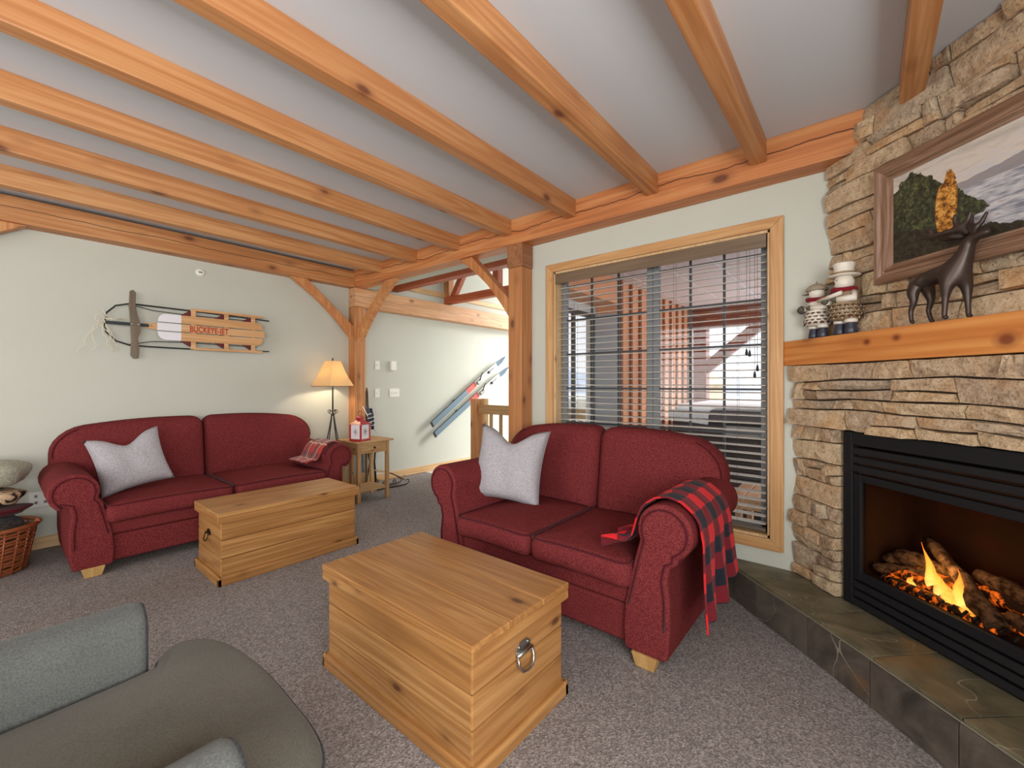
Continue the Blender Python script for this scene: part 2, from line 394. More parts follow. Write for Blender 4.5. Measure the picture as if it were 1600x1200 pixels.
# ------------------------------------------------------------------ timber frame
def beam(name, label, x0, x1, y0, y1, z0, z1, mat, bev=.006, cat='beam', group=None):
    o = obj(name, MB().box(x0, x1, y0, y1, z0, z1), mat, bevel=bev); tag(o, label, cat, group); return o
ordn = ['joist beside the stone chimney, nearest the fireplace', 'ceiling joist meeting the header above the right end of the window', 'ceiling joist meeting the header above the middle of the window',
        'ceiling joist meeting the header above the left side of the window', 'ceiling joist meeting the header above the central post', 'ceiling joist meeting the header left of the central post',
        'ceiling joist over the middle of the open stairway bay', 'ceiling joist closest to the sage green left wall']
for k, y in enumerate((-.205, .437, 1.070, 1.708, 2.350, 2.990, 3.640, 4.277)):
    x1 = 2.843 if k else 2.83-.205+.03
    beam('ceiling_joist', 'fir '+ordn[k], -3.5, x1, y, y+.082, 2.583, CEIL+.002, fir[0], group=None)
beam('header_beam', 'long cracked fir header beam along the window wall', 2.84, XW, .0, YW-.001, 2.50, CEIL+.001, fir_header)
beam('wall_beam', 'fir beam with a long dark crack along the top of the left wall', -3.5, 2.84, 4.86, YW-.001, 2.50, 2.692, fir_side)
beam('hall_beam', 'lit-toned fir beam running along the wall above the skis', 2.84, 7.4, 4.86, YW-.001, 2.262, 2.498, wood('fir_lit_beam', (226, 184, 138), (206, 152, 104), (120, 70, 44), axis=0, knots=.8, crack=(0, 2, 2.39, .08, .002)))  # lighter copy of the fir, hall daylight put into its colour
def post(name, label, x0, x1, y0, y1, z1, cap=True):
    t = thing(name, label, 'post', (x0, y0, 0))
    obj('shaft', MB().box(0, x1-x0, 0, y1-y0, 0.001, z1), fir[2], t, bevel=.006)
    return t
post('timber_post', 'fir timber post at the left end of the window wall', 2.84, XW, 2.237, 2.385, 2.30)
o = obj('beam_end', MB().box(2.832, XW, 2.228, 2.394, 2.30, 2.4985), wood('end_grain_fir', (176, 124, 84), (150, 98, 62), (80, 44, 28), axis=0, knots=1), bevel=.008)
tag(o, 'dark weathered beam end block on top of the central post', 'beam')
post('timber_post', 'fir corner post beside the floor lamp', 2.84, XW, 4.86, YW-.001, 2.26)
post('timber_post', 'fir post at the far left end of the left wall', -.95, -.80, 4.86, YW-.001, 2.4985)
def brace(label, A, B, fr, th, mat):
    """curved knee brace: A = (run start on post, z), B = (end on beam, z)"""
    (a0, z0), (a1, z1) = A, B; s = 1 if a1 > a0 else -1; wd = .135
    P = [(a0, z0), (a0, z0+wd*1.25), (a1-s*wd*1.25, z1), (a1, z1)]
    for k in range(1, 8):
        f = k/8; x = a1+(a0-a1)*f; z = z1+(z0-z1)*f; c_ = .05*sin(pi*f)
        P.append((x-s*c_*.7, z+c_*.7))
    m = MB(); n = len(P)
    m.prism(P, -th/2, th/2, fr); o = obj('knee_brace', m, mat, bevel=.004); tag(o, label, 'brace'); return o
brm = wood('brace_fir', (216, 158, 100), (194, 126, 74), (104, 52, 30), axis=2, knots=.7)
brace('curved fir brace between the left wall beam and the corner post', (2.84, 1.85), (2.10, 2.499), lambda a, b, d: (a, 4.935+d, b), .09, brm)
brace('curved fir brace between the corner post and the header beam', (4.86, 1.82), (4.10, 2.499), lambda a, b, d: (2.915+d, a, b), .09, brm)
brace('curved fir brace between the central post and the header beam', (2.385, 1.86), (3.03, 2.499), lambda a, b, d: (2.915+d, a, b), .09, brm)
brace('fir brace cut by the left edge of the picture under the wall beam', (-.80, 1.72), (.16, 2.499), lambda a, b, d: (a, 4.935+d, b), .09, brm)
# hall truss beyond the header
beam('hall_tie_beam', 'red toned tie beam seen under the header beam', 3.45, 3.57, 2.36, YW-.001, 2.567, 2.74, fir_red[1])
beam('truss_chord', 'red toned lower chord of the hall truss', 4.42, 4.53, 2.36, YW-.001, 2.53, 2.635, fir_red[1])
beam('truss_post', 'short upright of the hall truss on the ski wall', 4.42, 4.53, 4.90, YW-.001, 2.637, 3.15, fir[2])
beam('truss_post', 'short upright of the hall truss near the central post', 4.42, 4.53, 3.90, 4.0, 2.637, 3.15, fir_red[2])
beam('truss_top_chord', 'upper chord of the hall truss', 4.42, 4.53, 2.36, YW-.001, 3.152, 3.27, fir_red[1])
m = MB(); m.prism([(4.88, 2.64), (4.78, 2.64), (4.44, 3.145), (4.55, 3.145)], 4.43, 4.51, FY); tag(obj('truss_web', m, fir_red[2], bevel=.004), 'slanting web of the hall truss', 'brace')
struct(obj('trim_1', MB().box(3.02, 7.4, YW-.02, YW, 2.625, 2.70), pale[0], bevel=.003), 'pale pine band on the upper hall wall')

# ------------------------------------------------------------------ venetian blind
bl = thing('venetian_blind', 'brown and cream venetian blind hanging inside the window', 'blind', (XW+.045, 1.225, 0))
val = wood('blind_wood', (128, 108, 88), (112, 92, 72), (80, 62, 48), axis=1, knots=0, hue=.05, rough=.3)
obj('valance', MB().box(-.058, -.048, -.765, .765, WZ1-.105, WZ1-.018), val, bl, bevel=.003)
obj('head_rail', MB().box(-.03, .025, -.755, .755, WZ1-.07, WZ1-.02), val, bl)
slatm = plain('slat_cream', (206, 202, 192), .35, nz=.04, nscale=10)
sm = MB(); tilt = radians(5)
prof = [(-.0245, -.001), (-.012, .0012), (0, .002), (.012, .0012), (.0245, -.001)]
vs = []
for (u, h) in prof: vs.append((u*cos(tilt)-h*sin(tilt), h*cos(tilt)+u*sin(tilt)))
poly = vs + [(x, z-.0028) for x, z in reversed(vs)]
sm.prism(poly, -.757, .757, lambda a, b, d: (a, d, b))
s0 = obj('slat', sm, slatm, bl, loc=(0, 0, 2.10)); 
nsl = 36
for k in range(1, nsl):
    s = s0.copy(); C.objects.link(s); s.parent = bl; s.location = (0, 0, 2.10-k*.0474)
obj('bottom_rail', MB().box(-.025, .025, -.757, .757, .392, .412), plain('rail_brown', (112, 98, 84), .4), bl, bevel=.004)
cordm = plain('blind_cord', (90, 84, 76), .8)
for y in (-.60, -.2, .2, .60):
    m = MB()
    for x in (-.026, .026): m.tube([(x, y, 2.15), (x, y, .41)], .0009, 4)
    obj('ladder_cord', m, cordm, bl)
for y, z in ((-.655, 1.50), (-.672, 1.492), (-.70, 1.36), (-.715, 1.40)):
    c_ = obj('pull_cord', MB().tube([(-.038, y, 2.15), (-.038, y, z)], .0011, 4), cordm, bl)
    obj('tassel', MB().lathe([(.001, .03), (.005, .024), (.0085, .004), (.008, -.008), (.001, -.012)], 8, (-.038, y, z-.01)), plain('tassel_black', (20, 20, 22), .5), c_, smooth=True)

# ------------------------------------------------------------------ stone chimney
U = Vector((-sqrt(.5), -sqrt(.5), 0)); NRM = Vector((-sqrt(.5), sqrt(.5), 0))   # along the face, out into the room
def stonemat():
    m, t, ns, ls, b = newmat('ledge_stone')
    v = coords(ns, ls); oi = N(ns, 'ObjectInfo')
    big = noise(ns, ls, v, 4, 4, .6, .5); fine = noise(ns, ls, v, 26, 6, .7, .2); mic = noise(ns, ls, v, 95, 3, .6)
    base = ramp(ns, [(0, lin((176, 152, 128))), (.2, lin((206, 172, 130))), (.4, lin((166, 152, 138))), (.6, lin((216, 190, 152))), (.8, lin((188, 160, 130))), (1, lin((146, 124, 108)))]); ls.new(oi.outputs['Random'], base.inputs[0])
    r2 = ramp(ns, [(.32, lin((120, 100, 84))), (.48, lin((196, 172, 140))), (.66, lin((232, 214, 184)))]); ls.new(fine, r2.inputs[0])
    col = mixc(ns, ls, .5, base.outputs[0], r2.outputs[0])
    r3 = ramp(ns, [(.5, (0, 0, 0, 1)), (.64, (1, 1, 1, 1))]); ls.new(big, r3.inputs[0])
    col = mixc(ns, ls, mathn(ns, ls, 'MULTIPLY', r3.outputs[0], .45), col, lin((200, 146, 86)))
    r4 = ramp(ns, [(.56, (0, 0, 0, 1)), (.64, (1, 1, 1, 1))]); ls.new(mic, r4.inputs[0])
    col = mixc(ns, ls, mathn(ns, ls, 'MULTIPLY', r4.outputs[0], .5), col, lin((92, 74, 62)))
    ls.new(col, b.inputs['Base Color']); b.inputs['Roughness'].default_value = .9; b.inputs['Specular IOR Level'].default_value = .2
    h = mathn(ns, ls, 'ADD', mathn(ns, ls, 'MULTIPLY', fine, .8), mathn(ns, ls, 'MULTIPLY', mic, .5))
    bump(ns, ls, b, h, .8, .012)
    return m
STONE = stonemat()
mortar = plain('dark_mortar', (74, 62, 54), .95, nz=.2)
def chimney(name, label, O, c_len, z0, z1, hole, seed, depth=.30):
    """O = point on the stone face plane at the window wall; stones laid in wobbly courses"""
    R = random.Random(seed)
    t = bpy.data.objects.new(name, None); C.objects.link(t); t['kind'] = 'structure'; t['label'] = label
    t.location = O; t.rotation_euler = (0, 0, atan2(U.y, U.x))     # local x along the face, local y = away from the room... (checked below)
    # local frame: x = U ; y = rotate90(U) = (-U.y, U.x) = (.707,-.707) -> into the chimney, so the room is -y
    back = MB()
    if hole:
        hx0, hx1, hz = hole
        back.box(-.0, hx0-.002, .03, depth, z0, z1).box(hx1+.002, c_len, .03, depth, z0, z1).box(hx0-.002, hx1+.002, .03, depth, hz+.002, z1)
    else: back.box(0, c_len, .03, depth, z0, z1)
    obj('mortar_core', back, mortar, t)
    zs = [z0]
    while zs[-1] < z1-.05: zs.append(zs[-1]+R.choice((.055, .07, .085, .10, .115)))
    k = (z1-z0)/(zs[-1]-z0); zs = [z0+(z-z0)*k for z in zs]
    if hole:    # make a course line meet the opening's top
        i = min(range(len(zs)), key=lambda q: abs(zs[q]-hz)); zs[i] = hz
    ph = [(R.uniform(0, 6), R.uniform(0, 6)) for _ in zs]
    def zb(i, x):
        if i == 0 or i == len(zs)-1: return zs[i]
        a = .006 if not (hole and abs(zs[i]-hz) < 1e-6) else .004
        return zs[i]+a*sin(x*5+ph[i][0])+a*.6*sin(x*13+ph[i][1])
    g = .0022
    def stone(xa, xb, fa, fb, sl, sr):
        """block between x edges; fa/fb lower and upper boundary functions"""
        pr = R.uniform(.0, .040); nx = 4 if xb-xa > .12 else 3; nz = 2
        tl = R.uniform(-.012, .012); tv = R.uniform(-.012, .012)
        vs = []; fs = []
        def P(i, j, y, ins):
            f = i/nx; v = j/nz
            x = xa+(xb-xa)*f + (sl*(1-f)+sr*f)*(v-.5)
            lo = fa(x)+g; hi = fb(x)-g; z = lo+(hi-lo)*v
            ed = ins
            if i == 0: x += g+ed
            if i == nx: x -= g+ed
            if j == 0: z += ed
            if j == nz: z -= ed
            return (x, y, z)
        for i in range(nx+1):
            for j in range(nz+1):
                edge = i in (0, nx) or j in (0, nz); corner = i in (0, nx) and j in (0, nz)
                y = -pr-.012+tl*(i/nx-.5)*2+tv*(j/nz-.5)*2+R.uniform(-.005, .005)
                if edge: y += .003+R.uniform(-.002, .005)
                if corner: y += .003
                p = P(i, j, y, R.uniform(.0, .004) if edge else 0)
                if not edge: p = (p[0]+R.uniform(-.012, .012), p[1], p[2]+R.uniform(-.006, .006))
                vs.append(p)
        ix = lambda i, j: i*(nz+1)+j
        for i in range(nx):
            for j in range(nz):
                q = (ix(i, j), ix(i+1, j), ix(i+1, j+1), ix(i, j+1))
                fs += [(q[0], q[1], q[2]), (q[0], q[2], q[3])] if R.random() < .5 else [(q[0], q[1], q[3]), (q[1], q[2], q[3])]
        ring = [ix(i, 0) for i in range(nx+1)]+[ix(nx, j) for j in range(1, nz+1)]+[ix(i, nz) for i in range(nx-1, -1, -1)]+[ix(0, j) for j in range(nz-1, 0, -1)]
        kk = len(vs)
        for q in ring:
            i, j = divmod(q, nz+1); vs.append(P(i, j, .035, 0))
        n = len(ring)
        for a in range(n): fs.append((ring[a], kk+a, kk+(a+1) % n, ring[(a+1) % n]))
        # origin at the stone for its own texture offset
        cx = (xa+xb)/2; cz = zs[0]
        o = obj('stone', MB().add([(x-cx, y, z-cz) for x, y, z in vs], fs), STONE, t, loc=(cx, 0, cz))
    for i in range(len(zs)-1):
        spans = [(0.004, c_len)]
        if hole and (zs[i]+zs[i+1])/2 < hz: spans = [(0.004, hole[0]), (hole[1], c_len)]
        for (sa, sb) in spans:
            x = sa
            sprev = 0
            while x < sb-.001:
                L = R.choice((.07, .11, .15, .19, .23, .29, .36))*R.uniform(.85, 1.15)
                if sb-(x+L) < .07: L = sb-x
                x2 = x+L; sn = R.uniform(-.016, .016) if x2 < sb-.001 else 0
                h = zs[i+1]-zs[i]
                lo = lambda q, i=i: zb(i, q); hi = lambda q, i=i: zb(i+1, q)
                if h > .08 and R.random() < .38:
                    md = lambda q, lo=lo, hi=hi, r=R.uniform(.4, .6), p=R.uniform(0, 6): lo(q)+(hi(q)-lo(q))*(r+.06*sin(q*14+p))
                    stone(x, x2, lo, md, sprev, sn); stone(x, x2, md, hi, sprev, sn)
                else: stone(x, x2, lo, hi, sprev, sn)
                x = x2; sprev = sn
    return t
# lower face (c = 2.665) z .2-1.41 ; upper face (c = 2.83) z 1.55-2.713
HX0, HX1, HZ = .305, 1.285, 1.065
chimney('wall_chimney_lower', 'ledge stone surround of the corner fireplace', (XW-.001, XW-2.675, 0), 1.98, .201, 1.405, (HX0, HX1, HZ), 3)
chimney('wall_chimney_upper', 'ledge stone chimney above the mantel', (XW-.001, XW-2.845, 0), 1.76, 1.552, CEIL-.002, None, 12)
# body behind the faces
FR = lambda O: (lambda a, b, d: (O[0]+U.x*a-NRM.x*d, O[1]+U.y*a-NRM.y*d, b))
# mantel
mt = obj('mantel_shelf', MB().box(.01, 2.0, 0, .23, 1.407, 1.549), mantelw, bevel=.004, loc=(XW-.003, XW-2.612, 0))
mt.rotation_euler = (0, 0, atan2(U.y, U.x)); tag(mt, 'thick honey coloured fir mantel shelf across the stone chimney', 'shelf')

# slate hearth: front edge tiles and top tiles
def slate(nm, a, b, c_):
    m, t, ns, ls, bb = newmat(nm); v = coords(ns, ls)
    f = noise(ns, ls, v, 5, 5, .6, 1.2); g = noise(ns, ls, v, 2.2, 2, .5, .6)
    r = ramp(ns, [(.3, lin(a)), (.52, lin(b)), (.75, lin(c_))]); ls.new(f, r.inputs[0])
    r2 = ramp(ns, [(.62, (0, 0, 0, 1)), (.7, (1, 1, 1, 1))]); ls.new(g, r2.inputs[0])
    vein = mathn(ns, ls, 'LESS_THAN', mathn(ns, ls, 'ABSOLUTE', mathn(ns, ls, 'SUBTRACT', noise(ns, ls, v, 1.7, 3, .5, .8), .5)), .0014)
    col = mixc(ns, ls, mathn(ns, ls, 'MULTIPLY', r2.outputs[0], .5), r.outputs[0], lin((150, 108, 58)))
    col = mixc(ns, ls, mathn(ns, ls, 'MULTIPLY', vein, .5), col, lin((178, 172, 152)))
    ls.new(col, bb.inputs['Base Color']); bb.inputs['Roughness'].default_value = .48
    bump(ns, ls, bb, f, .35, .006); return m
SL = slate('slate_top', (74, 72, 58), (104, 98, 76), (128, 120, 96)); SF = slate('slate_front', (56, 52, 48), (86, 78, 70), (110, 100, 90))
grout = plain('grout', (150, 144, 128), .9)
he = bpy.data.objects.new('floor_hearth', None); C.objects.link(he); he['kind'] = 'structure'; he['label'] = 'raised slate hearth in front of the fireplace'
# plan: front line c=2.275, back line c=2.70
def cpt(c, s):   # point on line X-Y=c at distance s from the window wall along U
    return (XW+U.x*s, XW-c+U.y*s)
edge = []
outer = [(2.985, .74), (2.70, .452)] + [cpt(2.275, s) for s in (.723, 1.044, 1.36, 1.70, 2.05, 2.45)]
inner = [(2.985, .29), (2.93, .232)] + [cpt(2.70, s) for s in (.42, .745, 1.075, 1.42, 1.78, 2.15)]
inner[0] = (2.985, .31)
core = outer + [inner[-1]] + [(2.985, .29)]
def shrink(poly, d):
    cx = sum(p[0] for p in poly)/len(poly); cy = sum(p[1] for p in poly)/len(poly); out = []
    for p in poly:
        L = sqrt((p[0]-cx)**2+(p[1]-cy)**2); out.append((p[0]+(cx-p[0])*d/L, p[1]+(cy-p[1])*d/L))
    return out
m = MB()
for i in range(len(outer)-1):
    q = [outer[i], outer[i+1], inner[i+1], inner[i]]
    n2 = Vector((outer[i+1][0]-outer[i][0], outer[i+1][1]-outer[i][1], 0)).normalized()
    m.prism([(p[0], p[1]) for p in q], .001, .186, FP)
obj('bed', m, grout, he)
for i in range(len(outer)-1):
    q = [outer[i], outer[i+1], inner[i+1], inner[i]]
    obj('tile', MB().prism(shrink(q, .0035), .186, .201, FP), SL, he, bevel=.002)
    a, b_ = Vector(outer[i]+(0,)), Vector(outer[i+1]+(0,)); d = (b_-a).normalized(); nn = Vector((d.y, -d.x, 0))
    if nn.dot(NRM) < 0: nn = -nn
    a2, b2 = a+d*.002, b_-d*.002
    obj('tile', MB().prism([(a2.x, a2.y), (b2.x, b2.y), (b2+nn*.012).to_tuple()[:2], (a2+nn*.012).to_tuple()[:2]], .002, .184, FP), SF, he, bevel=.0015)

# ------------------------------------------------------------------ gas fireplace insert
fp = thing('gas_fireplace', 'black gas fireplace insert burning behind glass in the stone chimney', 'fireplace', (XW+U.x*HX0, XW-2.70+U.y*HX0, .2), atan2(U.y, U.x))
# local: x along the face 0..1.19, y into the chimney, z up from the hearth; height .86
FW, FH = HX1-HX0-.004, .862
m = MB(); m.box(0.004, .055, -.02, .02, .001, FH).box(FW-.055, FW, -.02, .02, .001, FH).box(.055, FW-.055, -.02, .02, FH-.065, FH)
obj('outer_frame', m, blackm, fp, bevel=.004)
for z0, z1 in ((.755, .785), (.712, .742), (.668, .700)):
    obj('louver', MB().prism([(-.022, z0), (.012, z0+.004), (.012, z1), (-.012, z1)], .05, FW-.05, FY), blackm, fp, bevel=.003)
for z0, z1 in ((.012, .040), (.055, .083), (.096, .124)):
    obj('louver', MB().prism([(-.022, z0), (.012, z0+.004), (.012, z1), (-.012, z1)], .05, FW-.05, FY), blackm, fp, bevel=.003)
m = MB(); m.box(.055, .095, -.012, .02, .135, .655).box(FW-.095, FW-.055, -.012, .02, .135, .655).box(.095, FW-.095, -.012, .02, .62, .655).box(.095, FW-.095, -.012, .02, .135, .178)
obj('door_frame', m, blackm, fp, bevel=.003)
gm = glass('fire_glass', (225, 215, 205), .045, .10)
obj('glass_panel', MB().box(.095, FW-.095, .004, .007, .178, .62), gm, fp)
fbm = plain('sooty_firebox', (66, 48, 38), .7, nz=.45, nscale=4, spec=.2)
m = MB(); D = .32
m.box(.055, .065, .02, D, .10, .78).box(FW-.065, FW-.055, .02, D, .10, .78).box(.055, FW-.055, D, D+.01, .10, .78).box(.055, FW-.055, .02, D, .10, .13).box(.055, FW-.055, .02, D, .77, .78)
obj('firebox', m, fbm, fp)
ember = None
def embermat():
    m, t, ns, ls, b = newmat('glowing_ember'); v = coords(ns, ls)
    f = noise(ns, ls, v, 30, 4, .6, .5); r = ramp(ns, [(.48, (0, 0, 0, 1)), (.62, (1, 1, 1, 1))]); ls.new(f, r.inputs[0])
    b.inputs['Base Color'].default_value = lin((70, 52, 42)); b.inputs['Roughness'].default_value = .9
    b.inputs['Emission Color'].default_value = lin((255, 120, 30)); ls.new(mathn(ns, ls, 'MULTIPLY', r.outputs[0], 1.7), b.inputs['Emission Strength'])
    bump(ns, ls, b, f, .9, .02); return m
ember = embermat()
logm = fabric('ceramic_log', (66, 54, 46), (160, 140, 122), 38, bmp=1.0, blotch=.3, sheen=0)
R = random.Random(5)
def log(a, b_, r0, r1, mat, nm='log'):
    a, b_ = Vector(a), Vector(b_); n = 9; path = []; rad = []
    for i in range(n):
        f = i/(n-1); p = a.lerp(b_, f)+Vector((R.uniform(-1, 1), R.uniform(-1, 1), R.uniform(-1, 1)))*.006
        path.append(p); rad.append((r0+(r1-r0)*f)*R.uniform(.88, 1.1)*(.8 if i in (0, n-1) else 1))
    obj(nm, MB().tube(path, rad, 10), mat, fp, smooth=True)
log((.085, .07, .20), (.30, .15, .245), .028, .024, logm)
log((.10, .12, .245), (.20, .16, .285), .024, .03, logm)
log((.14, .13, .285), (.36, .17, .285), .036, .030, logm)
log((.225, .20, .385), (.61, .045, .185), .022, .040, logm)
log((.42, .20, .30), (.74, .17, .29), .03, .034, logm)
log((.60, .10, .22), (.88, .07, .21), .034, .03, logm)
log((.17, .055, .185), (.60, .05, .175), .022, .022, ember, 'ember_bed')
log((.16, .10, .205), (.62, .10, .205), .028, .03, ember, 'ember_bed')
log((.20, .16, .245), (.60, .17, .25), .03, .03, ember, 'ember_bed')
log((.62, .12, .20), (.86, .12, .20), .03, .028, ember, 'ember_bed')
m = MB()
for k in range(15): m.tube([(.16+k*.042, .030, .150), (.16+k*.042, .024, .178+.012*(k % 2)), (.172+k*.042, .040, .205)], .006, 6)
m.tube([(.14, .027, .165), (.80, .027, .16)], .007, 6)
obj('grate', m, iron, fp, smooth=True)
m = MB().box(.08, FW-.08, .02, .30, .13, .16); obj('burner_tray', m, plain('lava_rock', (40, 34, 30), .95, nz=.4, nscale=30, bmp=.8), fp)
flame_mats = []
def flamemat():
    m, t, ns, ls, b = newmat('flame'); lw = N(ns, 'LayerWeight'); lw.inputs[0].default_value = .35
    tcn = N(ns, 'TexCoord'); sx = N(ns, 'SeparateXYZ'); ls.new(tcn.outputs['Generated'], sx.inputs[0])
    r = ramp(ns, [(0, lin((255, 226, 140))), (.5, lin((255, 190, 80))), (1, lin((250, 120, 30)))]); ls.new(sx.outputs[2], r.inputs[0])
    e = N(ns, 'Emission'); ls.new(r.outputs[0], e.inputs[0]); e.inputs[1].default_value = 3.5
    tr = N(ns, 'BsdfTransparent'); mx = N(ns, 'MixShader'); 
    f = mathn(ns, ls, 'MULTIPLY_ADD', lw.outputs['Facing'], 1.0, mathn(ns, ls, 'MULTIPLY', sx.outputs[2], .35)); f.node.use_clamp = True
    ls.new(f, mx.inputs[0]); ls.new(e.outputs[0], mx.inputs[1]); ls.new(tr.outputs[0], mx.inputs[2]); ls.new(mx.outputs[0], ns['Material Output'].inputs[0])
    return m
FM = flamemat()
for (x, y, z, h, wd) in ((.345, .09, .19, .205, .017), (.375, .085, .19, .13, .018), (.272, .07, .19, .05, .012), (.405, .08, .19, .09, .022), (.475, .075, .19, .155, .020), (.455, .085, .19, .08, .022), (.425, .07, .185, .06, .026), (.50, .06, .18, .045, .02), (.53, .055, .175, .035, .016)):
    prof = []; path = []; rad = []
    for i in range(9):
        f = i/8; path.append((x-.045*f*(h/.2)+.008*sin(f*7+x*30), y, z+h*f)); rad.append(max(.001, 1.3*wd*(sin(pi*min(1, f*.8+.22))**.9)*(1-f**2.2)))
    obj('flame', MB().tube(path, rad, 10), FM, fp, smooth=True)
fl = bpy.data.lights.new('fire_glow', 'POINT'); fl.energy = 1.4; fl.color = (1, .55, .2); fl.shadow_soft_size = .06
fo = bpy.data.objects.new('fire_glow', fl); C.objects.link(fo); fo.parent = fp; fo.location = (.38, .06, .34)

# ------------------------------------------------------------------ painting above the mantel
def painting():
    m, t, ns, ls, b = newmat('landscape_oil')
    tcn = N(ns, 'TexCoord'); sx = N(ns, 'SeparateXYZ'); ls.new(tcn.outputs['Object'], sx.inputs[0]); x, z = sx.outputs[0], sx.outputs[2]
    # local x .0..1.05 to the right, z 0..0.42
    v = coords(ns, ls, rnd=False)
    st = coords(ns, ls, (1, 1, 5), rnd=False)
    n1 = noise(ns, ls, v, 22, 5, .7); n2 = noise(ns, ls, v, 60, 3, .7); ns_ = noise(ns, ls, st, 14, 4, .6)
    sky = ramp(ns, [(.35, lin((182, 176, 168))), (.5, lin((212, 202, 190))), (.7, lin((188, 194, 204)))]); ls.new(noise(ns, ls, st, 4, 4, .6, .4), sky.inputs[0])
    col = sky.outputs[0]
    # far hills
    hz = mathn(ns, ls, 'MULTIPLY_ADD', mathn(ns, ls, 'SINE', mathn(ns, ls, 'MULTIPLY', x, 7.0)), -.02, .262)
    f = mathn(ns, ls, 'LESS_THAN', z, mathn(ns, ls, 'ADD', hz, mathn(ns, ls, 'MULTIPLY', n1, .02)))
    col = mixc(ns, ls, mathn(ns, ls, 'MULTIPLY', f, .8), col, lin((132, 128, 134)))
    # water
    wc = ramp(ns, [(.35, lin((120, 124, 138))), (.5, lin((176, 176, 182))), (.62, lin((206, 204, 206))), (.75, lin((140, 112, 112)))]); ls.new(ns_, wc.inputs[0])
    f = mathn(ns, ls, 'LESS_THAN', z, .225)
    col = mixc(ns, ls, f, col, wc.outputs[0])
    # wooded hill: height falls to the right
    hh = mathn(ns, ls, 'MULTIPLY_ADD', mathn(ns, ls, 'POWER', mathn(ns, ls, 'ABSOLUTE', mathn(ns, ls, 'SUBTRACT', x, .08)), 1.2), -1.15, .385)
    f1 = mathn(ns, ls, 'LESS_THAN', z, mathn(ns, ls, 'MULTIPLY_ADD', n1, .09, mathn(ns, ls, 'SUBTRACT', hh, .045)))
    lowx = mathn(ns, ls, 'MULTIPLY_ADD', x, .50, -.0)      # shore climbs to the right
    f2 = mathn(ns, ls, 'GREATER_THAN', z, mathn(ns, ls, 'MULTIPLY_ADD', n1, .05, mathn(ns, ls, 'SUBTRACT', lowx, .09)))
    tr = ramp(ns, [(.3, lin((22, 24, 20))), (.5, lin((52, 58, 42))), (.62, lin((84, 90, 58))), (.75, lin((130, 124, 70)))]); ls.new(n2, tr.inputs[0])
    col = mixc(ns, ls, mathn(ns, ls, 'MULTIPLY', f1, f2), col, tr.outputs[0])
    # dark bank lower left
    f = mathn(ns, ls, 'LESS_THAN', mathn(ns, ls, 'MULTIPLY_ADD', x, .25, z), mathn(ns, ls, 'MULTIPLY_ADD', n1, .05, .12))
    dk = ramp(ns, [(.35, lin((26, 24, 20))), (.7, lin((72, 66, 50)))]); ls.new(n2, dk.inputs[0])
    col = mixc(ns, ls, f, col, dk.outputs[0])
    # golden larches
    for cx, cz, rx, rz in ((.235, .20, .030, .13), (.205, .17, .026, .11)):
        e = mathn(ns, ls, 'ADD', mathn(ns, ls, 'POWER', mathn(ns, ls, 'ABSOLUTE', mathn(ns, ls, 'DIVIDE', mathn(ns, ls, 'SUBTRACT', x, cx), rx)), 2), mathn(ns, ls, 'POWER', mathn(ns, ls, 'ABSOLUTE', mathn(ns, ls, 'DIVIDE', mathn(ns, ls, 'SUBTRACT', z, cz), rz)), 2))
        f = mathn(ns, ls, 'LESS_THAN', mathn(ns, ls, 'MULTIPLY_ADD', n2, .8, e), 1.3)
        gd = ramp(ns, [(.4, lin((96, 60, 24))), (.52, lin((196, 130, 50))), (.68, lin((240, 196, 110)))]); ls.new(n2, gd.inputs[0])
        col = mixc(ns, ls, f, col, gd.outputs[0])
    ls.new(col, b.inputs['Base Color']); b.inputs['Roughness'].default_value = .45
    bump(ns, ls, b, n2, .4, .002); return m
pt = thing('framed_painting', 'wide landscape painting in a rustic brown wooden frame above the mantel', 'painting', (2.717, -.055, 1.775), atan2(U.y, U.x))
# local origin at lower-left outer corner; the stone face lies at y=+, room is -y
PW, PH = 1.16, .555
fw = [wood('frame_wood_%d' % k, (166, 136, 114), (132, 100, 78), (66, 42, 30), axis=(0, 0, 2)[k], knots=0, scale=2.2, rough=.4) for k in (0, 1, 2)]
def molding(pts0, pts1, nm, mat):
    # profile across: (inset, y)
    prof = [(0, 0), (0, -.030), (.010, -.040), (.026, -.040), (.034, -.030), (.050, -.026), (.056, -.036), (.064, -.034), (.070, -.018), (.080, -.016), (.080, 0)]
    m = MB(); n = len(prof); vs = []
    for (x, z, dx, dz) in (pts0, pts1):
        for i, y in prof: vs.append((x+dx*i, y, z+dz*i))
    m.add(vs, [(i, (i+1) % n, n+(i+1) % n, n+i) for i in range(n)]+[tuple(range(n)), tuple(range(n, 2*n))])
    obj(nm, m, mat, pt)
molding((0, 0, 1, 1), (0, PH, 1, -1), 'frame_side', fw[2]); molding((PW, 0, -1, 1), (PW, PH, -1, -1), 'frame_side', fw[2])
molding((0, 0, 1, 1), (PW, 0, -1, 1), 'frame_rail', fw[0]); molding((0, PH, 1, -1), (PW, PH, -1, -1), 'frame_rail', fw[0])
cv = obj('canvas', MB().box(0, PW-.156, -.008, 0, 0, PH-.156), painting(), pt, loc=(.078, -.004, .078))

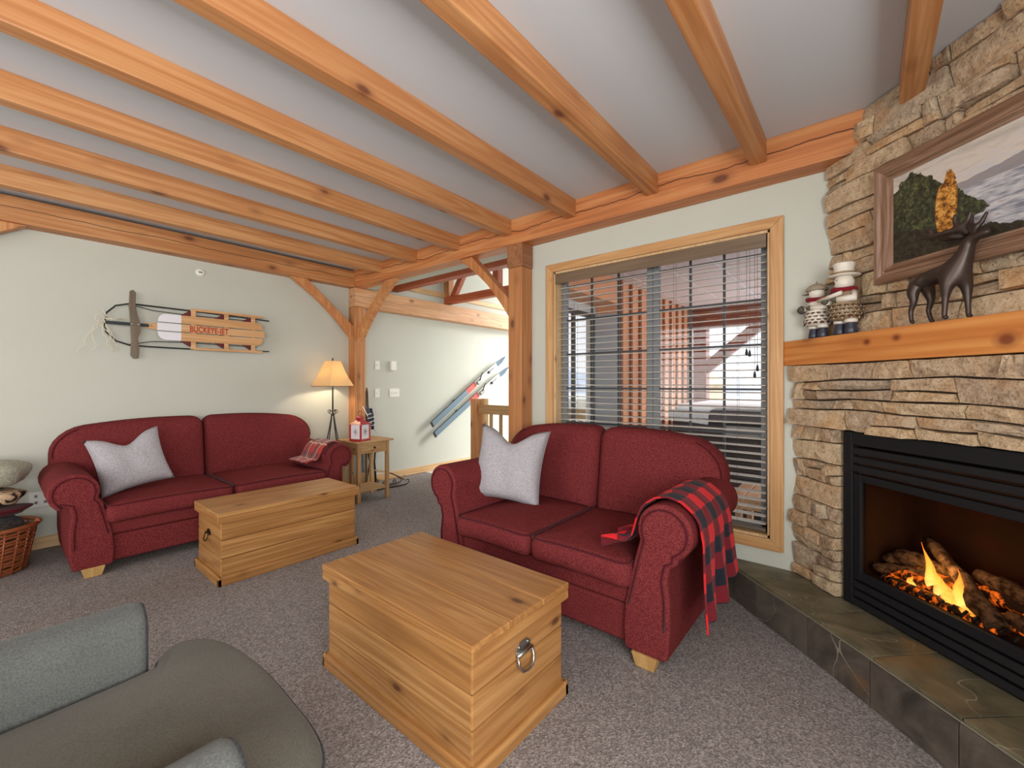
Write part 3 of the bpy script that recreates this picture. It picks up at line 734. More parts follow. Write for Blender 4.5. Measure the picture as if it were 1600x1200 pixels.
# ------------------------------------------------------------------ deer on the mantel
dt = thing('deer_figurine', 'dark bronze deer figurine with raised head and antlers on the mantel', 'figurine', (2.423, -.232, 1.5505), atan2(U.y, U.x))
bronze = plain('dark_bronze', (70, 58, 52), .38, .5, nz=.3, nscale=9)
def skin(name, V, E_, Rr, mat, parent, sub=2, root=0):
    me = bpy.data.meshes.new(name); me.from_pydata(V, E_, []); me.materials.append(mat)
    o = bpy.data.objects.new(name, me); C.objects.link(o); o.parent = parent
    o.modifiers.new('skin', 'SKIN').use_smooth_shade = True
    for i, r in enumerate(Rr):
        me.skin_vertices[0].data[i].radius = (r if isinstance(r, tuple) else (r, r))
        me.skin_vertices[0].data[i].use_root = (i == root)
    md = o.modifiers.new('sub', 'SUBSURF'); md.levels = sub; md.render_levels = sub
    return o
# local: x to the picture's right (head side), y away from room, z up
V = [(-.072, 0, .186), (-.03, 0, .184), (.02, 0, .188), (.062, 0, .200), (.088, 0, .238), (.098, 0, .278), (.112, 0, .300), (.172, 0, .308)]
E_ = [(i, i+1) for i in range(7)]; Rr = [.032, .036, .037, .039, .030, .023, .022, .011]
def leg(root, pts, rr):
    p = root
    for q, r in zip(pts, rr):
        V.append(q); Rr.append(r); E_.append((p, len(V)-1)); p = len(V)-1
leg(0, [(-.084, -.024, .135), (-.076, -.026, .095), (-.090, -.026, .055), (-.086, -.026, .012), (-.076, -.026, .006)], [.024, .013, .009, .008, .009])
leg(0, [(-.060, .024, .135), (-.052, .026, .095), (-.064, .026, .055), (-.052, .026, .012), (-.042, .026, .006)], [.024, .013, .009, .008, .009])
leg(3, [(.048, -.026, .145), (.044, -.027, .09), (.042, -.027, .05), (.040, -.027, .012), (.052, -.027, .006)], [.026, .013, .009, .009, .010])
leg(3, [(.076, .024, .145), (.078, .026, .09), (.080, .026, .05), (.082, .026, .012), (.092, .026, .006)], [.024, .013, .009, .009, .010])
leg(0, [(-.104, 0, .190), (-.108, 0, .168)], [.011, .007])
skin('body', V, E_, Rr, bronze, dt)
for sy in (-1, 1):
    aV = [(.108, sy*.012, .315), (.098, sy*.028, .340), (.055, sy*.042, .338), (.005, sy*.048, .334), (-.035, sy*.048, .348), (-.062, sy*.044, .378),
          (.082, sy*.034, .368), (.086, sy*.036, .398), (.012, sy*.05, .360), (.004, sy*.052, .378), (.122, sy*.03, .358), (.136, sy*.034, .392)]
    aE = [(0, 1), (1, 2), (2, 3), (3, 4), (4, 5), (1, 6), (6, 7), (3, 8), (8, 9), (1, 10), (10, 11)]
    skin('antler', aV, aE, [.008, .010, .010, .010, .008, .004, .009, .006, .008, .005, .009, .005], bronze, dt, 1)
    obj('ear', MB().puffy([(0, -.004), (.018, -.008), (.036, -.002), (.042, .002), (.034, .006), (.015, .007)], .006, .002, .001, lambda a, b, d, sy=sy: (.102-a*.8, sy*(.018+a*.6), .312+b+d*.1+a*.1)), bronze, dt, smooth=True)

# ------------------------------------------------------------------ snowman figurines
ceram = plain('ivory_ceramic', (228, 220, 206), .35, nz=.12, nscale=30); scarfm = fabric('scarf_red', (120, 26, 36), (150, 40, 48), 300)
conem = plain('pinecone_brown', (92, 58, 40), .6, nz=.4, nscale=60); bootm = plain('dark_boot', (52, 56, 70), .35)
tanm = plain('tan_glaze', (150, 128, 98), .4, nz=.2); coal = plain('coal', (24, 22, 22), .5)
def snowman(label, s, h, hat, lean, flip=1):
    p = XW+U.x*s, XW-2.690+U.y*s
    t = thing('snowman_figurine', label, 'figurine', (p[0], p[1], 1.5503), atan2(U.y, U.x))
    k = h/.33
    for sx in (-.028, .032):
        obj('boot', MB().lathe([(.024*k, 0), (.028*k, .008*k), (.025*k, .03*k), (.020*k, .055*k), (.02*k, .07*k)], 12, (sx*k, 0, 0)), bootm, t, smooth=True)
        obj('boot_cuff', MB().lathe([(.024*k, .055*k), (.027*k, .06*k), (.027*k, .07*k), (.022*k, .074*k)], 12, (sx*k, 0, 0)), ceram, t, smooth=True)
    obj('body', MB().lathe([(.03*k, .066*k), (.058*k, .075*k), (.064*k, .10*k), (.06*k, .135*k), (.05*k, .165*k), (.05*k, .19*k), (.036*k, .215*k)], 20), tanm if hat else ceram, t, smooth=True)
    # pinecone scales around the hips
    m = MB(); mw = MB()
    for r_ in range(4):
        for a in range(14):
            an = 2*pi*(a+.5*(r_ % 2))/14; rr = (.066-.002*r_)*k; z = (.082+.018*r_)*k
            c_ = Vector((rr*cos(an), rr*sin(an), z)); o_ = Vector((cos(an), sin(an), 0)); tt = Vector((-sin(an), cos(an), 0))
            m.add([c_-tt*.012*k, c_+tt*.012*k, c_+o_*.009*k-Vector((0, 0, .010*k)), c_+Vector((0, 0, .012*k))-o_*.008*k], [(0, 1, 2), (0, 3, 1), (0, 2, 3), (1, 3, 2)])
            q = c_+o_*.0092*k-Vector((0, 0, .0095*k)); mw.add([q-tt*.004*k, q+tt*.004*k, q+Vector((0, 0, .006*k)), q+o_*.002*k], [(0, 1, 3), (0, 3, 2), (1, 2, 3), (0, 2, 1)])
    pc = obj('pinecone_skirt', m, conem, t); obj('frosted_tips', mw, ceram, pc)
    hd = obj('head', MB().lathe([(.004*k, -.04*k), (.026*k, -.034*k), (.038*k, -.016*k), (.041*k, 0), (.036*k, .02*k), (.022*k, .036*k), (.004*k, .041*k)], 18, (lean, 0, .25*k)), ceram, t, smooth=True)
    for q in (-.35, .35): obj('eye', MB().lathe([(.001, -.004), (.0045*k, 0), (.001, .004)], 8, (lean+.037*k*sin(q-.3), -.037*k*cos(q-.3), .258*k)), coal, hd, smooth=True)
    obj('nose', MB().tube([(lean-.012*k, -.036*k, .247*k), (lean-.03*k, -.062*k, .243*k)], [.006*k, .001], 8), plain('carrot', (70, 50, 40), .5), hd, smooth=True)
    m = MB().tube([(lean*.8+.042*k*cos(a), .042*k*sin(a), .213*k+.004*sin(a*2)) for a in [2*pi*i/20 for i in range(20)]], .012*k, 8, closed=True)
    sc = obj('scarf', m, scarfm, t, smooth=True)
    sd = 1 if not hat else -1
    obj('scarf_tail', MB().tube([(sd*.035*k, -.02*k, .212*k), (sd*.06*k, -.015*k, .205*k), (sd*.082*k, -.005*k, .185*k)], [.010*k, .013*k, .014*k], 8, flat=.5), scarfm, sc, smooth=True)
    for sd in (-1, 1):
        am = obj('arm', MB().tube([(sd*.045*k, 0, .195*k), (sd*.066*k, -.015*k, .165*k), (sd*.03*k-.02*k, -.052*k, .165*k)], [.016*k, .018*k, .015*k], 10), ceram, t, smooth=True)
        obj('mitten', MB().lathe([(.003, -.014*k), (.015*k, -.006*k), (.016*k, .004*k), (.004, .014*k)], 10, (sd*.03*k-.024*k, -.056*k, .165*k)), plain('olive_mitten', (86, 84, 66), .6), am, smooth=True)
    for z in (.145, .165): obj('button', MB().lathe([(.001, -.003), (.005*k, 0), (.001, .003)], 8, (-.012*k, -.051*k, z*k+.006)), coal, t, smooth=True)
    if hat:
        ht = obj('bucket_hat', MB().lathe([(.048*k, 0), (.062*k, .002*k), (.064*k, .007*k), (.042*k, .010*k), (.038*k, .03*k), (.044*k, .058*k), (.044*k, .064*k), (.01*k, .066*k)], 20, (lean, 0, .276*k)), ceram, t, smooth=True)
        obj('hat_band', MB().lathe([(.043*k, .010*k), (.045*k, .011*k), (.044*k, .020*k), (.040*k, .021*k)], 20, (lean, 0, .277*k)), tanm, ht, smooth=True)
        tr_ = obj('rifle_roll', MB().tube([(-.085*k, -.062*k, .175*k), (.05*k, -.066*k, .19*k)], .010*k, 8), ceram, t, smooth=True); tr_.name = 'rolled_scroll'
    else:
        ht = obj('acorn_cap', MB().lathe([(.038*k, 0), (.050*k, .002*k), (.052*k, .010*k), (.040*k, .026*k), (.02*k, .038*k), (.006*k, .042*k), (.004*k, .05*k), (.001, .058*k)], 18, (lean, 0, .262*k)), plain('acorn', (160, 146, 124), .7, nz=.5, nscale=90, bmp=.8), t, smooth=True)
        obj('held_pinecone', MB().lathe([(.004, -.024*k), (.02*k, -.014*k), (.024*k, 0), (.018*k, .014*k), (.004, .024*k)], 12, (-.062*k, -.045*k, .165*k)), plain('cone2', (80, 70, 66), .6, nz=.7, nscale=120, bmp=1), t, smooth=True)
    return t
snowman('smaller snowman figurine with an acorn cap at the left end of the mantel', .145, .33, False, -.01)
snowman('taller snowman figurine with a ribbed bucket hat on the mantel', .315, .355, True, -.006)

# ------------------------------------------------------------------ sofas
RED = fabric('burgundy_weave', (92, 30, 34), (138, 62, 62), 220, blotch=.15, sheen=.0)
PIPE = fabric('burgundy_piping', (70, 16, 26), (100, 28, 36), 240)
footw = wood('blond_foot', (206, 168, 108), (186, 146, 88), (140, 100, 60), axis=2, knots=0)
def arc(cx, cz, rx, rz, a0, a1, n):
    return [(cx+rx*cos(radians(a0+(a1-a0)*i/n)), cz+rz*sin(radians(a0+(a1-a0)*i/n))) for i in range(n+1)]
def sofa(name, label, loc, rz, W, Dp, arm_h=.745, back_h=1.0):
    """local: x along width (centre 0), front at y=0 facing -y, depth to +y"""
    t = thing(name, label, 'sofa', loc, rz)
    h = W/2
    # base with two bands
    obj('base', MB().box(-h+.12, h-.12, .055, Dp-.06, .065, .25), RED, t, smooth=True, bevel=.02, seg=3, wn=True)
    obj('front_rail', MB().box(-h+.14, h-.14, .045, Dp-.08, .252, .345), RED, t, smooth=True, bevel=.022, seg=3, wn=True)
    # arms
    for sd in (-1, 1):
        hx = h-.125
        pr = [(h-.315, .07), (h-.30, .06), (h-.13, .06), (h-.112, .07), (h-.10, .20), (h-.10, .33), (h-.112, .43), (h-.10, .485), (h-.07, .50)]
        pr += arc(hx, arm_h-.125, .125, .125, -62, 205, 16)
        pr += [(h-.262, .50), (h-.285, .40), (h-.312, .28), (h-.32, .16)]
        pts = [(sd*a, b) for a, b in pr]
        f = lambda a, b, d: (a, d+Dp*.44+.012, b)
        am = obj('arm', MB().prism(pts, -Dp*.43, Dp*.43, f), RED, t, smooth=True, bevel=.016, seg=3, wn=True)
        path = [(sd*(a-(.012 if 0 else 0)), -.005+.012+.0, b) for a, b in pr]
        ins = []
        cx, cz = hx-.05, .40
        n = len(pr)
        for i in range(n):
            dx = pr[(i+1) % n][0]-pr[i-1][0]; dz = pr[(i+1) % n][1]-pr[i-1][1]; L = sqrt(dx*dx+dz*dz)
            ins.append((sd*(pr[i][0]-dz/L*.024), .0135+Dp*.008-.004, pr[i][1]+dx/L*.024))
        obj('piping', MB().tube(ins[4:-1], .0045, 6), PIPE, am, smooth=True)
    # seat cushions
    x0 = h-.275; 
    for sd in (-1, 1):
        a, b_ = (0.003, x0) if sd > 0 else (-x0, -.003)
        out = rrect(a, b_, -.02, Dp-.26, .06)
        def f(p, q, d, a=a, b_=b_): 
            return (p, q, .405+d+.010*sin(pi*(p-a)/(b_-a)))
        c_ = obj('seat_cushion', MB().puffy(out, .135, .045, .022, f, inner=4), RED, t, smooth=True)
        ring = [(p[0], p[1], .405+.135/2-.008+.010*sin(pi*(p[0]-a)/(b_-a))) for p in rrect(a+.006, b_-.006, -.014, Dp-.266, .055)]
        obj('piping', MB().tube(ring, .005, 6, closed=True), PIPE, c_, smooth=True)
    # back sections
    for sd in (-1, 1):
        e = h-.055
        pts = rrect(.003, e, .40, back_h, (.082, .19, .20, .086), 6)
        tz = lambda a, b: b-.065*(a/e)**2.2*max(0, (b-.4))/.6+.012*sin(pi*min(1, a/e))
        f = lambda a, b, d, sd=sd: (sd*a, Dp-.17+d+(b-.36)*.14, tz(a, b))
        bk = obj('back_cushion', MB().puffy(pts, .22, .075, .022, f, steps=5, inner=5), RED, t, smooth=True)
        cxr, czr = e-.20, back_h-.20
        nn = []
        for q in range(-10, 82, 8):
            a = cxr+.185*cos(radians(q)); b = czr+.185*sin(radians(q)); nn.append((sd*a, Dp-.17-.092+(b-.36)*.14, tz(a, b)))
        obj('piping', MB().tube(nn, .004, 6), PIPE, bk, smooth=True)
    for x in (-h+.215, h-.215):
        for y in (.05, Dp-.16):
            obj('foot', MB().tbox(x, y, 0.001, .066, .085, .06, .12, .075), footw, t, bevel=.003)
    return t
# long sofa against the left wall: faces -Y
sofa('long_sofa', 'long burgundy two cushion sofa against the left wall', (1.262, 3.985, 0), 0, 2.10, .98, arm_h=.705)
# loveseat under the window: faces -X, local +x -> world -Y
sofa('loveseat', 'burgundy loveseat with rolled arms in front of the window', (1.865, 1.42, 0), -pi/2, 1.72, .98, arm_h=.765)

# ------------------------------------------------------------------ pillows
LIN = fabric('grey_linen', (150, 146, 152), (196, 192, 196), 200, bmp=.25, blotch=.1)
def pillow(label, loc, rot, s=.25, T=.085, dip=.09):
    dip = dip*s/.25
    mb = MB()
    def sf(sign):
        def fn(u, v):
            u = 2*u-1; v = 2*v-1
            cx = 1-.10*(1-v*v); cz = 1-.10*(1-u*u)
            x = u*s*cx; z = v*s*cz
            k = max(0, (v+1)/2)
            z -= dip*exp(-(u/.42)**2)*k**3
            t = T*((1-u**4)**.6)*((1-v**4)**.6)*(1-.25*exp(-(u/.25)**2)*k)
            if sign > 0: t += .006*sin(9*u+3*v)*(1-u*u)*(1-v*v)
            return (x, -sign*t, z+s)
        return fn
    mb.grid(18, 18, sf(1)); mb.grid(18, 18, sf(-1))
    o = obj('throw_pillow', mb, LIN, smooth=True)
    me = o.data; bm = bmesh.new(); bm.from_mesh(me); bmesh.ops.remove_doubles(bm, verts=bm.verts, dist=.0008); bmesh.ops.recalc_face_normals(bm, faces=bm.faces); bm.to_mesh(me); bm.free()
    o.location = loc; o.rotation_euler = rot; tag(o, label, 'pillow'); return o
pillow('grey linen pillow at the left end of the long sofa', (.72, 4.31, .50), (radians(-18), radians(-10), radians(6)), s=.225)
pillow('grey linen pillow at the far end of the loveseat', (2.20, 1.90, .495), (radians(-18), radians(4), radians(-72)), s=.262)

# ------------------------------------------------------------------ throws
def buffalo():
    m, t, ns, ls, b = newmat('buffalo_check'); tcn = N(ns, 'TexCoord'); sx = N(ns, 'SeparateXYZ'); ls.new(tcn.outputs['UV'], sx.inputs[0])
    q = [mathn(ns, ls, 'GREATER_THAN', mathn(ns, ls, 'FRACT', mathn(ns, ls, 'MULTIPLY', sx.outputs[i], 1.0)), .5) for i in (0, 1)]
    s = mathn(ns, ls, 'MULTIPLY', mathn(ns, ls, 'ADD', q[0], q[1]), .5)
    r = ramp(ns, [(.0, lin((222, 26, 34))), (.5, lin((120, 16, 32))), (1.0, lin((20, 24, 40)))]); r.color_ramp.interpolation = 'CONSTANT'
    r.color_ramp.elements[1].position = .4; r.color_ramp.elements[2].position = .9
    ls.new(s, r.inputs[0]); v = coords(ns, ls); f = noise(ns, ls, v, 150, 3, .7)
    ls.new(mixc(ns, ls, mathn(ns, ls, 'MULTIPLY', f, .35), r.outputs[0], lin((150, 120, 130)), 'MULTIPLY'), b.inputs['Base Color'])
    b.inputs['Roughness'].default_value = .95; b.inputs['Sheen Weight'].default_value = .05; bump(ns, ls, b, f, .5, .005); return m
def tartan():
    m, t, ns, ls, b = newmat('red_tartan'); tcn = N(ns, 'TexCoord'); sx = N(ns, 'SeparateXYZ'); ls.new(tcn.outputs['UV'], sx.inputs[0])
    col = lin((178, 36, 30)); prev = None
    for i in (0, 1):
        fr = mathn(ns, ls, 'FRACT', sx.outputs[i])
        dk = mathn(ns, ls, 'MULTIPLY', mathn(ns, ls, 'GREATER_THAN', fr, .62), .55)
        prev = mixc(ns, ls, dk, col if prev is None else prev, lin((54, 40, 44)))
    for i in (0, 1):
        fr = mathn(ns, ls, 'FRACT', sx.outputs[i]); l_ = mathn(ns, ls, 'LESS_THAN', mathn(ns, ls, 'ABSOLUTE', mathn(ns, ls, 'SUBTRACT', fr, .55)), .028)
        prev = mixc(ns, ls, mathn(ns, ls, 'MULTIPLY', l_, .85), prev, lin((216, 190, 160)))
    ls.new(prev, b.inputs['Base Color']); b.inputs['Roughness'].default_value = .95; b.inputs['Sheen Weight'].default_value = .3
    v = coords(ns, ls); bump(ns, ls, b, noise(ns, ls, v, 250, 2), .3, .003); return m
def polyline(pts):
    L = [0]
    for a, b in zip(pts, pts[1:]): L.append(L[-1]+sqrt(sum((p-q)**2 for p, q in zip(a, b))))
    def at(f):
        d = f*L[-1]
        for i in range(len(pts)-1):
            if d <= L[i+1] or i == len(pts)-2:
                k = (d-L[i])/(L[i+1]-L[i]); return tuple(p+(q-p)*k for p, q in zip(pts[i], pts[i+1]))
    return at, L[-1]
# throw over the near arm of the loveseat. local across axis o = -Y (outwards), z ; extruded along X
ac = 1.42-.86+.125      # arm roll centre Y
P_ = [(ac+.30, .560), (ac+.24, .575), (ac+.19, .575), (ac+.158, .60)] + [(ac+.143*cos(radians(q)), .640+.143*sin(radians(q))) for q in (15, 40, 65, 90, 115, 140, 160)] + [(ac-.148, .62), (ac-.150, .50), (ac-.155, .38), (ac-.165, .27)]
at, LL = polyline(P_)
def throwfn(u, v):
    # u across the cloth (along the sofa's depth), v along the drape
    y, z = at(v)
    wdt = .48; x = 1.925+wdt*u
    fold = .010*sin(u*19+v*3)+.006*sin(u*37+1)
    drop = max(0, (v-.60)/.40)
    if v < .32:
        g = (.32-v)/.32; x = 1.925+wdt*(u*(1-.45*g))-.05*g; z += .022*g*sin(u*24+y*20)+.016*g*sin(u*11+2)-.03*g*g
        y += .02*g*sin(u*9)
    y2 = y-(fold*(.3+1.0*drop) if v > .55 else 0)-.012*drop*(1+sin(u*14))
    z2 = z+(abs(fold)*.5 if .25 <= v <= .62 else 0)
    if drop > 0: z2 += .09*drop*(u-.15)+.012*drop*sin(u*9); x -= .05*drop*(1-u)
    return (x, y2, z2)
tv = obj('plaid_throw', MB().grid(48, 70, throwfn, lambda u, v: (u*3.0+.3, v*LL/.155)), buffalo(), smooth=True, solid=.006)
tag(tv, 'red and black buffalo check throw draped over the loveseat arm', 'blanket')
# tartan throw on the right arm of the long sofa (arm centre X)
ax = 1.262+1.05-.125
P2 = [(ax-.30, .540), (ax-.17, .555), (ax-.142, .59)] + [(ax+.136*cos(radians(q)), .580+.136*sin(radians(q))) for q in (165, 140, 115, 90, 65, 40)]
at2, L2 = polyline(P2)
def tfn(u, v):
    x, z = at2(v); y = 4.10+.36*u
    f = .006*sin(v*11+u*4)+.004*sin(u*20)
    if v < .2: z += .004*(1+sin(u*13))
    return (x, y+.04*sin(v*3), z+abs(f))
tt = obj('tartan_throw', MB().grid(30, 30, tfn, lambda u, v: (u*2.2, v*2.6)), tartan(), smooth=True, solid=.006)
tag(tt, 'red tartan blanket folded over the right arm of the long sofa', 'blanket')
obj('hem_fold', MB().tube([(ax-.03-.10*k/6, 4.09+.01*sin(k), .722-.03*k/3-(k/6)**2*.05) for k in range(7)], .010, 8), plain('tartan_dark', (60, 30, 34), .9), tt, smooth=True)

# ------------------------------------------------------------------ pine chests
def chest(label, loc, rz, L, W, H, nlid, handle_mat, big):
    """local x = long axis"""
    t = thing('pine_chest', label, 'chest', loc, rz)
    l, w_ = L/2, W/2; ov = .015
    z0, z1 = .05, H-.062; n = 3; hh = (z1-z0)/n
    obj('liner', MB().box(-l+.028, l-.028, -w_+.028, w_-.028, .02, z1), chestw[0], t)
    for k in range(n):
        a, b_ = z0+k*hh+.002, z0+(k+1)*hh-.002
        for sy in (-1, 1): obj('board', MB().box(-l+.014, l-.014, min(sy*(w_-.012), sy*(w_-.03)), max(sy*(w_-.012), sy*(w_-.03)), a, b_), chestw[0], t, bevel=.005)
        for sx in (-1, 1): obj('board', MB().box(min(sx*(l-.012), sx*(l-.03)), max(sx*(l-.012), sx*(l-.03)), -w_+.0125, w_-.0125, a, b_), chestw[1], t, bevel=.005)
    # plinth
    for sy in (-1, 1): obj('plinth', MB().prism([(sy*(w_-.012), .001), (sy*(w_+.008), .001), (sy*(w_+.008), .045), (sy*(w_), .058), (sy*(w_-.012), .058)], -l-.008, l+.008, lambda a, b, d: (d, a, b)), chestw[0], t, bevel=.002)
    for sx in (-1, 1): obj('plinth', MB().prism([(sx*(l-.012), .001), (sx*(l+.008), .001), (sx*(l+.008), .045), (sx*(l), .058), (sx*(l-.012), .058)], -w_-.008, w_+.008, lambda a, b, d: (a, d, b)), chestw[1], t, bevel=.002)
    # lid planks and rims
    g = (W+2*ov*.6)/nlid; y = -w_-ov*.6
    for k in range(nlid): obj('lid_plank', MB().box(-l-.01, l+.01, y+k*g+(.002 if k else 0), y+(k+1)*g-(.002 if k < nlid-1 else 0), H-.026, H), chestw[0], t, bevel=.004, seg=3)
    for sy in (-1, 1): obj('lid_rim', MB().box(-l-.008, l+.008, min(sy*(w_-.006), sy*(w_+.008)), max(sy*(w_-.006), sy*(w_+.008)), H-.066, H-.027), chestw[0], t, bevel=.003)
    for sx in (-1, 1): obj('lid_rim', MB().box(min(sx*(l-.006), sx*(l+.008)), max(sx*(l-.006), sx*(l+.008)), -w_+.005, w_-.005, H-.066, H-.027), chestw[1], t, bevel=.003)
    for sx in (-1, 1):
        zc = H*.64 if big else H*.60; X_ = sx*(l-.012); q = 1 if big else .75
        pl = obj('handle_plate', MB().prism([(-.040*q, zc), (.040*q, zc), (.044*q, zc+.035*q), (.02*q, zc+.052*q), (-.02*q, zc+.052*q), (-.044*q, zc+.035*q)], X_, X_+sx*.004, lambda a, b, d: (d, a, b)), handle_mat, t, bevel=.001)
        obj('handle_ring', MB().tube([(X_+sx*.012, -.042*q, zc+.012), (X_+sx*.020, -.044*q, zc-.02*q), (X_+sx*.026, -.030*q, zc-.042*q), (X_+sx*.027, 0, zc-.048*q), (X_+sx*.026, .030*q, zc-.042*q), (X_+sx*.020, .044*q, zc-.02*q), (X_+sx*.012, .042*q, zc+.012)], .005*q, 8), handle_mat, pl, smooth=True)
        obj('handle_barrel', MB().tube([(X_+sx*.010, -.044*q, zc+.012), (X_+sx*.010, .044*q, zc+.012)], .008*q, 8), handle_mat, pl, smooth=True)
        for yy in (-.026*q, .026*q): obj('screw', MB().tube([(X_+sx*.003, yy, zc+.036*q), (X_+sx*.007, yy, zc+.036*q)], .005*q, 8), handle_mat, pl, smooth=True)
    return t
chest('pine blanket chest with a three plank lid and steel handle in front of the loveseat', (1.25, 1.445, 0), pi/2, .955, .555, .468, 3, chrome, True)
chest('long pine chest used as a coffee table in front of the long sofa', (1.40, 3.43, 0), 0, .965, .49, .468, 1, brass, False)

# ------------------------------------------------------------------ grey velvet armchair (lower left)
VEL = fabric('grey_velvet', (92, 94, 92), (112, 114, 110), 220, bmp=.06, blotch=.35, sheen=.12)
VELD = fabric('velvet_piping', (52, 54, 56), (70, 72, 74), 120)
ac_ = thing('velvet_armchair', 'grey velvet armchair cut by the lower left corner', 'armchair', (0, 0, 0))
obj('base', MB().puffy(rrect(-.50, .44, .98, 1.70, .08), .24, .03, 0, lambda a, b, d: (a, b, .20+d)), VEL, ac_, smooth=True)
out = [(-.30, 1.03), (-.05, 1.03), (.12, 1.02), (.285, 1.0), (.30, .93), (.36, .88), (.43, .90), (.495, .97), (.515, 1.08), (.52, 1.2), (.525, 1.35), (.52, 1.48), (.505, 1.60), (.475, 1.69), (.42, 1.745), (.375, 1.755), (.335, 1.725), (.315, 1.68), (.305, 1.645), (.12, 1.632), (-.05, 1.625), (-.30, 1.62), (-.30, 1.4), (-.30, 1.2)]
def smoothpoly(p, k=2):
    for _ in range(k):
        q = []
        for i in range(len(p)):
            a, b = p[i], p[(i+1) % len(p)]; q += [(a[0]*.75+b[0]*.25, a[1]*.75+b[1]*.25), (a[0]*.25+b[0]*.75, a[1]*.25+b[1]*.75)]
        p = q
    return p
out = smoothpoly(out, 2)
sc_ = obj('seat_cushion', MB().puffy(out, .15, .04, .03, lambda a, b, d: (a, b, .385+d), inner=5), fabric('brown_grey_velvet', (98, 94, 83), (112, 107, 96), 220, bmp=.05, blotch=.45, sheen=.12), ac_, smooth=True)
obj('piping', MB().tube([(a, b, .385+.04) for a, b in smoothpoly(out, 0)], .005, 6, closed=True), VELD, sc_, smooth=True)
for y0, y1 in ((1.655, 1.80), (.86, 1.005)):
    P = rrect(y0, y1, .06, .625, (.02, .02, .07, .07))
    am = obj('arm', MB().puffy(P, .80, .03, .004, lambda a, b, d: (-.10+d, a+(.02*(b-.3) if y0 > 1.2 else -.02*(b-.3)), b-.05*max(0, -d-.1)*0), inner=2), VEL, ac_, smooth=True)
    P3 = rrect(y0+.012, y1-.012, .08, .613, (.02, .02, .06, .06))
    obj('piping', MB().tube([(.293, a+(.02*(b-.3) if y0 > 1.2 else -.02*(b-.3)), b) for a, b in P3], .005, 6, closed=True), VELD, am, smooth=True)
obj('back', MB().puffy(rrect(.88, 1.78, .10, .95, (.03, .03, .12, .12)), .20, .07, .02, lambda a, b, d: (-.50+d-(b-.4)*.12, a, b)), VEL, ac_, smooth=True)
for x in (-.45, .36):
    for y in (.95, 1.71): obj('foot', MB().tbox(x, y, .001, .09, .04, .04, .055, .055), footw, ac_)

# ------------------------------------------------------------------ side table, lantern, lamp
st = thing('side_table', 'pine side table with one drawer beside the long sofa', 'table', (2.70, 4.40, 0))
tw, td, th = .40, .36, .675
for sx in (-1, 1):
    for sy in (-1, 1): obj('leg', MB().box(sx*(tw/2-.02)-.019, sx*(tw/2-.02)+.019, sy*(td/2-.02)-.019, sy*(td/2-.02)+.019, .001, th-.021), tablew[2], st, bevel=.003)
obj('table_top', MB().box(-tw/2-.035, tw/2+.035, -td/2-.035, td/2+.02, th-.02, th), tablew[0], st, bevel=.005, seg=3)
obj('apron', MB().box(-tw/2+.006, -tw/2+.02, -td/2+.04, td/2-.04, th-.15, th-.022), tablew[1], st); obj('apron', MB().box(tw/2-.02, tw/2-.006, -td/2+.04, td/2-.04, th-.15, th-.022), tablew[1], st)
obj('apron', MB().box(-tw/2+.04, tw/2-.04, td/2-.02, td/2-.006, th-.15, th-.022), tablew[0], st)
dr = obj('drawer', MB().box(-tw/2+.042, tw/2-.042, -td/2+.004, td/2-.05, th-.14, th-.024), tablew[0], st, bevel=.003)
obj('drawer_knob', MB().lathe([(.001, -.0), (.006, .0), (.006, .008), (.013, .014), (.012, .022), (.003, .026)], 12), brass, dr, smooth=True)
kb = [o for o in st.children if o.name.startswith('drawer')][0].children[0]; kb.location = (0, -td/2+.004, th-.082); kb.rotation_euler = (pi/2, 0, 0)
obj('lower_shelf', MB().box(-tw/2+.012, tw/2-.012, -td/2+.012, td/2-.012, .115, .133), tablew[0], st, bevel=.003)
# lantern
ln = thing('candle_lantern', 'small red metal lantern with glass panes on the side table', 'lantern', (2.575, 4.30, th+.0005), radians(18)); ln.scale = (1.25, 1.25, 1.45)
lr = plain('red_enamel', (168, 38, 40), .4, nz=.1, nscale=60); lw_ = .056; lh = .125
obj('base', MB().box(-lw_-.008, lw_+.008, -lw_-.008, lw_+.008, 0, .014), lr, ln, bevel=.003)
for sx in (-1, 1):
    for sy in (-1, 1): obj('corner_post', MB().box(sx*lw_-.006, sx*lw_+.006, sy*lw_-.006, sy*lw_+.006, .014, lh), lr, ln)
pg = plain('frosted_pane', (226, 220, 224), .3)
for a in range(4):
    R_ = Matrix.Rotation(a*pi/2, 3, 'Z'); mk = lambda p: tuple(R_ @ Vector(p))
    m = MB(); q = MB().box(-lw_+.007, lw_-.007, -lw_-.001, -lw_+.001, .016, lh-.002); m.add([mk(p) for p in q.v], q.f); pn = obj('pane', m, pg, ln)
    m = MB()
    for k in range(4):
        an = k*pi/4; m.tube([mk((cos(an)*.03, -lw_-.003, .07+sin(an)*.03)), mk((-cos(an)*.03, -lw_-.003, .07-sin(an)*.03))], .0012, 4)
    obj('snowflake_wire', m, iron, pn)
obj('roof', MB().tbox(0, 0, lh, lh+.03, .14, .14, .05, .05), lr, ln, bevel=.002)
obj('chimney', MB().tbox(0, 0, lh+.028, lh+.052, .045, .045, .045, .045), lr, ln); obj('chimney_cap', MB().tbox(0, 0, lh+.05, lh+.068, .058, .058, .02, .02), lr, ln)
obj('ring_handle', MB().tube([(.022*cos(a), 0, lh+.082+.02*sin(a)) for a in [2*pi*i/14 for i in range(14)]], .002, 6, closed=True), iron, ln, smooth=True)
